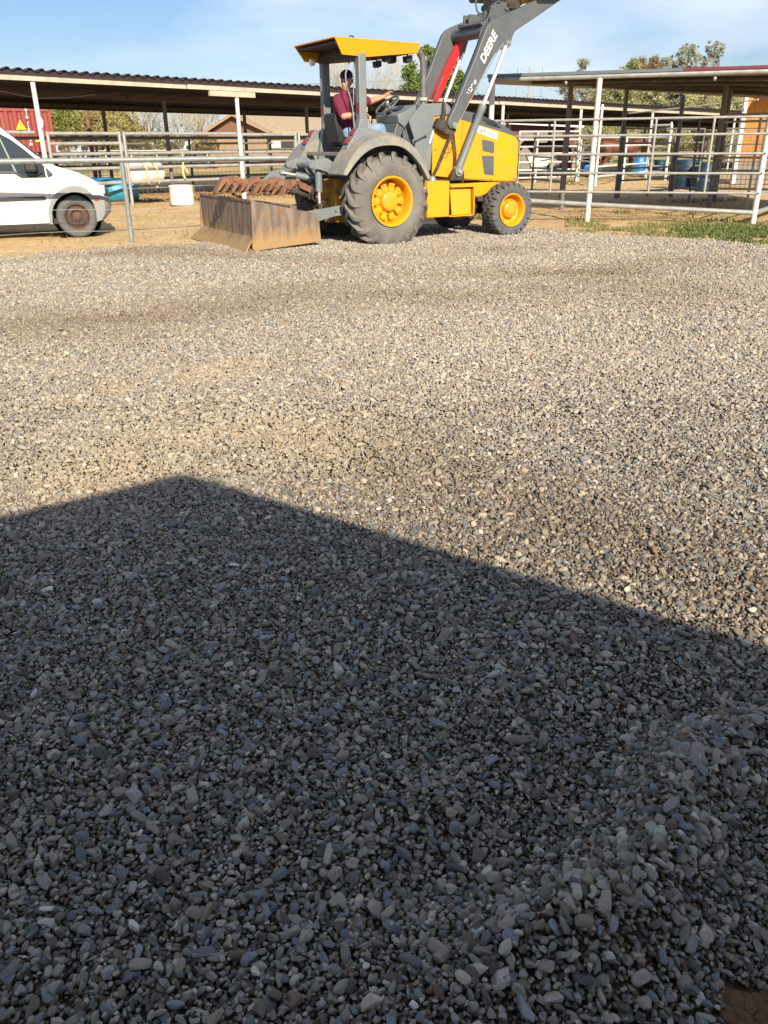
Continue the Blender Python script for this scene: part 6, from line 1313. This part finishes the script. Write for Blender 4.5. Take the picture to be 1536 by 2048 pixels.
def tree(label, x, y, blobs, n, size, cols, trunk_r=.18, grp=None, name='tree', clump=.16, cat='tree', base=0.0, nclump=60):
    """blobs: (dx, z, rx, rz) crown lobes relative to the foot"""
    t = thing(name, label, cat, (x, y, base), 0, grp); r1 = np.random.default_rng(abs(int(x * 37 + y * 11)) + 1)
    mb = MB(); mxz = max(b[1] for b in blobs)
    for (dx, z, rx, rz) in blobs:
        mid = Vector((dx * .35 + r1.normal(0, .1), r1.normal(0, .2), z * .5)); tip = Vector((dx, r1.normal(0, .3), z))
        mb.tube([(0, 0, 0), mid * .5 + Vector((0, 0, z * .05)), mid, mid.lerp(tip, .6), tip], [trunk_r, trunk_r * .8, trunk_r * .55, trunk_r * .35, trunk_r * .12], 8)
        for k in range(7):
            a = r1.uniform(0, 6.28); e = r1.uniform(-.2, 1.0); p = mid.lerp(tip, r1.uniform(.3, .9)); q = Vector((dx, 0, z)) + Vector((math.cos(a) * math.cos(e) * rx * .85, math.sin(a) * math.cos(e) * rx * .85, math.sin(e) * rz * .85))
            mb.tube([p, p.lerp(q, .5) + Vector((0, 0, .1)), q], [trunk_r * .25, trunk_r * .15, trunk_r * .04], 5)
    mb.build('trunk', 'bark', t, 60)
    P = []; D = []; tot = sum(b[2] * b[3] for b in blobs)
    for (dx, z, rx, rz) in blobs:
        m = max(4, int(nclump * rx * rz / tot)); k = max(20, int(n * rx * rz / tot / m))
        for _ in range(m):
            v = r1.normal(0, 1, 3); v /= np.linalg.norm(v); rad = r1.uniform(.35, 1.0) ** .6
            c = np.array([dx + v[0] * rx * rad, v[1] * rx * rad, z + v[2] * rz * rad]); w = clump * r1.uniform(.6, 1.5) * (rx + rz)
            q = c + r1.normal(0, 1, (k, 3)) * np.array([w, w, w * .8]) * .5; P.append(q); D.append(np.full(k, r1.uniform(.75, 1.25)))
    P = np.concatenate(P); D = np.concatenate(D); kk = P[:, 2] > .05; leaf_mesh('crown', P[kk], D[kk], size, cols, t); return t
def bare_tree(label, x, y, h, spread, n0, seed, grp=None, tw='twig', th=.10, up=.35, depth=5, cat='tree'):
    t = thing('bare_tree', label, cat, (x, y, 0), 0, grp); rr = random.Random(seed); trunk = MB(); tw_ = MB()
    def br(p, d, L_, r, lv):
        q = p; pts = [p]; dd = d.copy()
        for k in range(3): dd = (dd + Vector((rr.gauss(0, .12), rr.gauss(0, .12), rr.gauss(0, .06) + .04))).normalized(); q = q + dd * L_ / 3; pts.append(q)
        (trunk if lv < 2 else tw_).tube(pts, [r, r * .85, r * .7, r * .55], 6 if lv < 2 else 3, False)
        if lv >= depth: return
        for k in range(rr.choice([3, 3, 4])):
            a = rr.uniform(0, 6.28); s_ = spread * rr.uniform(.6, 1.3); nd = (dd + Vector((math.cos(a) * s_, math.sin(a) * s_, up * rr.uniform(-.3, 1)))).normalized(); br(pts[rr.choice([2, 3, 3])], nd, L_ * rr.uniform(.6, .85), r * .55, lv + 1)
    for k in range(n0): a = rr.uniform(0, 6.28); br(Vector((0, 0, 0)), Vector((math.cos(a) * .25, math.sin(a) * .25, 1)).normalized(), h * .30, th, 0)
    trunk.build('trunk', 'bark', t, 60); tw_.build('crown', tw, t, 60); return t
OL = [(.44, .39, .15), (.49, .43, .19), (.37, .34, .12), (.54, .45, .24)]
OLD = [(.24, .28, .07), (.19, .23, .06), (.33, .33, .10)]
CIT = [(.15, .23, .045), (.11, .18, .035), (.22, .30, .07), (.36, .42, .15)]
EUC = [(.40, .42, .33), (.32, .35, .26), (.46, .46, .36), (.46, .43, .33)]
OLG = [(.52, .48, .26), (.44, .42, .22), (.58, .53, .31), (.36, .37, .18)]
def px_tree(label, px, pyb, Y, lobes, n, size, cols, **k):
    """lobes given in photo pixels: (px, py, rx, ry)"""
    f = AT(px, pyb, Y); m = Y * .911 / FPX * 1.18
    bl = [(AT(a, b, Y).x - f.x, AT(a, b, Y).z, rx * m * .93, ry * m) for (a, b, rx, ry) in lobes]
    return tree(label, f.x, Y, bl, n, size, cols, **k)
px_tree('dense olive green tree right of the red container', 125, 290, 70, [(118, 228, 20, 22), (138, 245, 18, 20), (110, 262, 20, 18)], 18000, .08, OLD + OL[:1], grp='olive trees beyond the left pens')
px_tree('yellow green feathery tree behind the rusty post', 190, 290, 74, [(168, 236, 24, 22), (195, 246, 24, 22), (160, 265, 30, 16), (215, 262, 24, 16)], 34000, .070, OL, grp='olive trees beyond the left pens')
px_tree('wide yellow green tree left of the bare trees', 245, 290, 72, [(228, 238, 26, 20), (255, 248, 22, 18), (272, 256, 14, 16), (235, 265, 34, 14)], 34000, .070, OL, grp='olive trees beyond the left pens')
for (px, h_, Y, sd_, lb) in ((312, 6.6, 72, 3, 'bare grey tree right of the wide olive tree'), (352, 5.6, 76, 5, 'smaller bare tree behind the dark shed post'), (395, 6.4, 78, 8, 'bare tree just left of the brown house gable'), (432, 6.2, 84, 11, 'pale bare tree above the left slope of the house roof')):
    f = AT(px, 290, Y); bare_tree(lb, f.x, Y, h_, .55, 3, sd_, 'bare trees beyond the left pens')
px_tree('low tan shrub line beside the brown house', 410, 300, 58, [(400, 296, 18, 9), (425, 292, 12, 12)], 3000, .07, [(.30, .25, .12), (.25, .20, .10)], cat='shrub', name='shrub', trunk_r=.05)
px_tree('low dark shrub under the left olive trees', 150, 296, 66, [(130, 282, 30, 8), (200, 280, 40, 8), (270, 281, 40, 8)], 7000, .07, [(.13, .13, .05), (.20, .17, .08)], cat='shrub', name='shrub', trunk_r=.05)
for (px, h_, sd_, lb) in ((688, 8.8, 21, 'bare twiggy tree directly behind the driver'), (735, 9.6, 22, 'bare twiggy tree right of the canopy post'), (775, 9.0, 24, 'bare twiggy tree left of the green tree')):
    f = AT(px, 290, 75); bare_tree(lb, f.x, 75, h_, .30, 3, sd_, 'bare trees behind the tractor', up=.7, th=.07)
px_tree('bright green bushy tree between the exhaust stack and the loader arms', 860, 290, 44, [(858, 118, 18, 20), (835, 165, 30, 26), (880, 150, 30, 30), (845, 190, 44, 26), (905, 175, 30, 30), (935, 195, 26, 20), (895, 120, 16, 14)], 60000, .062, CIT, nclump=260, clump=.11)
px_tree('grey green eucalyptus showing above the canopy between its posts', 1165, 290, 95, [(1164, 146, 12, 20), (1150, 182, 26, 20), (1135, 172, 16, 18), (1185, 185, 22, 18)], 14000, .085, EUC, grp='eucalyptus trees at the right', nclump=70, clump=.15)
px_tree('round olive tree above the canopy roof left of the russet one', 1270, 290, 85, [(1268, 132, 14, 13), (1262, 160, 22, 22), (1250, 190, 24, 20)], 17000, .075, OLG[:2] + OLD, grp='olive trees at the right')
px_tree('russet tinged tree above the middle of the canopy roof', 1298, 290, 88, [(1296, 132, 22, 12), (1300, 165, 26, 26)], 17000, .075, [(.30, .21, .10), (.27, .24, .10), (.24, .17, .09)], grp='olive trees at the right')
px_tree('tall leaning eucalyptus above the canopy roof', 1350, 290, 90, [(1345, 128, 26, 14), (1372, 112, 20, 18), (1382, 98, 14, 12), (1330, 138, 24, 12), (1388, 125, 12, 16)], 16000, .06, EUC, grp='eucalyptus trees at the right', nclump=110, clump=.09)
px_tree('slender open eucalyptus furthest right above the canopy', 1420, 290, 90, [(1428, 98, 18, 13), (1412, 118, 14, 14), (1436, 108, 10, 12), (1404, 134, 10, 8)], 8000, .06, EUC, grp='eucalyptus trees at the right', nclump=70, clump=.09)
for i, (a, b) in enumerate(((1225, 0), (1290, 1), (1350, 2), (1405, 3), (1452, 4))):
    px_tree(['dark mottled tree seen under the canopy beside the white post', 'grey olive tree under the canopy behind the second post', 'pale olive tree in the middle under the canopy', 'olive tree under the canopy left of the pale building', 'thin grey olive tree against the pale building'][i], a, 290, 66 + 2 * (i % 2), [(a, 200, 34, 28), (a - 18, 225, 30, 26), (a + 20, 228, 30, 26), (a, 262, 40, 22), (a + 10, 180 + 4 * i, 24, 16)], 36000, .060, OLG if i else OLG + OLD, grp='olive trees at the right', nclump=130, clump=.14)
px_tree('olive bush behind the maroon barn', 1160, 290, 62, [(1155, 258, 30, 18), (1190, 262, 30, 20)], 14000, .06, OLG, grp='olive trees at the right')
g = AT(1216, 280, 90); hq = thing('tan_roof_house', 'small tan roofed building behind the chestnut horse', 'house', (g.x, 90, 0)); mb = MB(); mb.box((-1.6, 0, 0), (1.6, 3, 1.7)); mb.build('wall', 'housewall', hq, 0); mb = MB(); slab(mb, (-1.9, -.3, 1.7), (1.9, -.3, 1.7), (1.3, 1.5, 2.35), (-1.3, 1.5, 2.35)); slab(mb, (-1.9, 3.3, 1.7), (1.9, 3.3, 1.7), (1.3, 1.5, 2.35), (-1.3, 1.5, 2.35)); mb.build('roof', 'shingle', hq, 0)
# low hedge band closing the horizon
pts = []
V = []
rr_ = np.random.default_rng(5); n = 60000; xh = rr_.uniform(-150, 150, n); yh = 150 + rr_.normal(0, 4, n); zh = np.abs(rr_.normal(0, 1, n)) * (1.1 + .7 * np.sin(xh * .13) + .4 * np.sin(xh * .41)).clip(.3)
hb = leaf_mesh('far_hedge', np.stack([xh, yh, zh], 1), rr_.uniform(.8, 1.1, n), .35, [(.20, .19, .09), (.26, .23, .12), (.16, .16, .07)], None); hb['kind'] = 'stuff'; hb['label'] = 'distant scrub along the horizon'
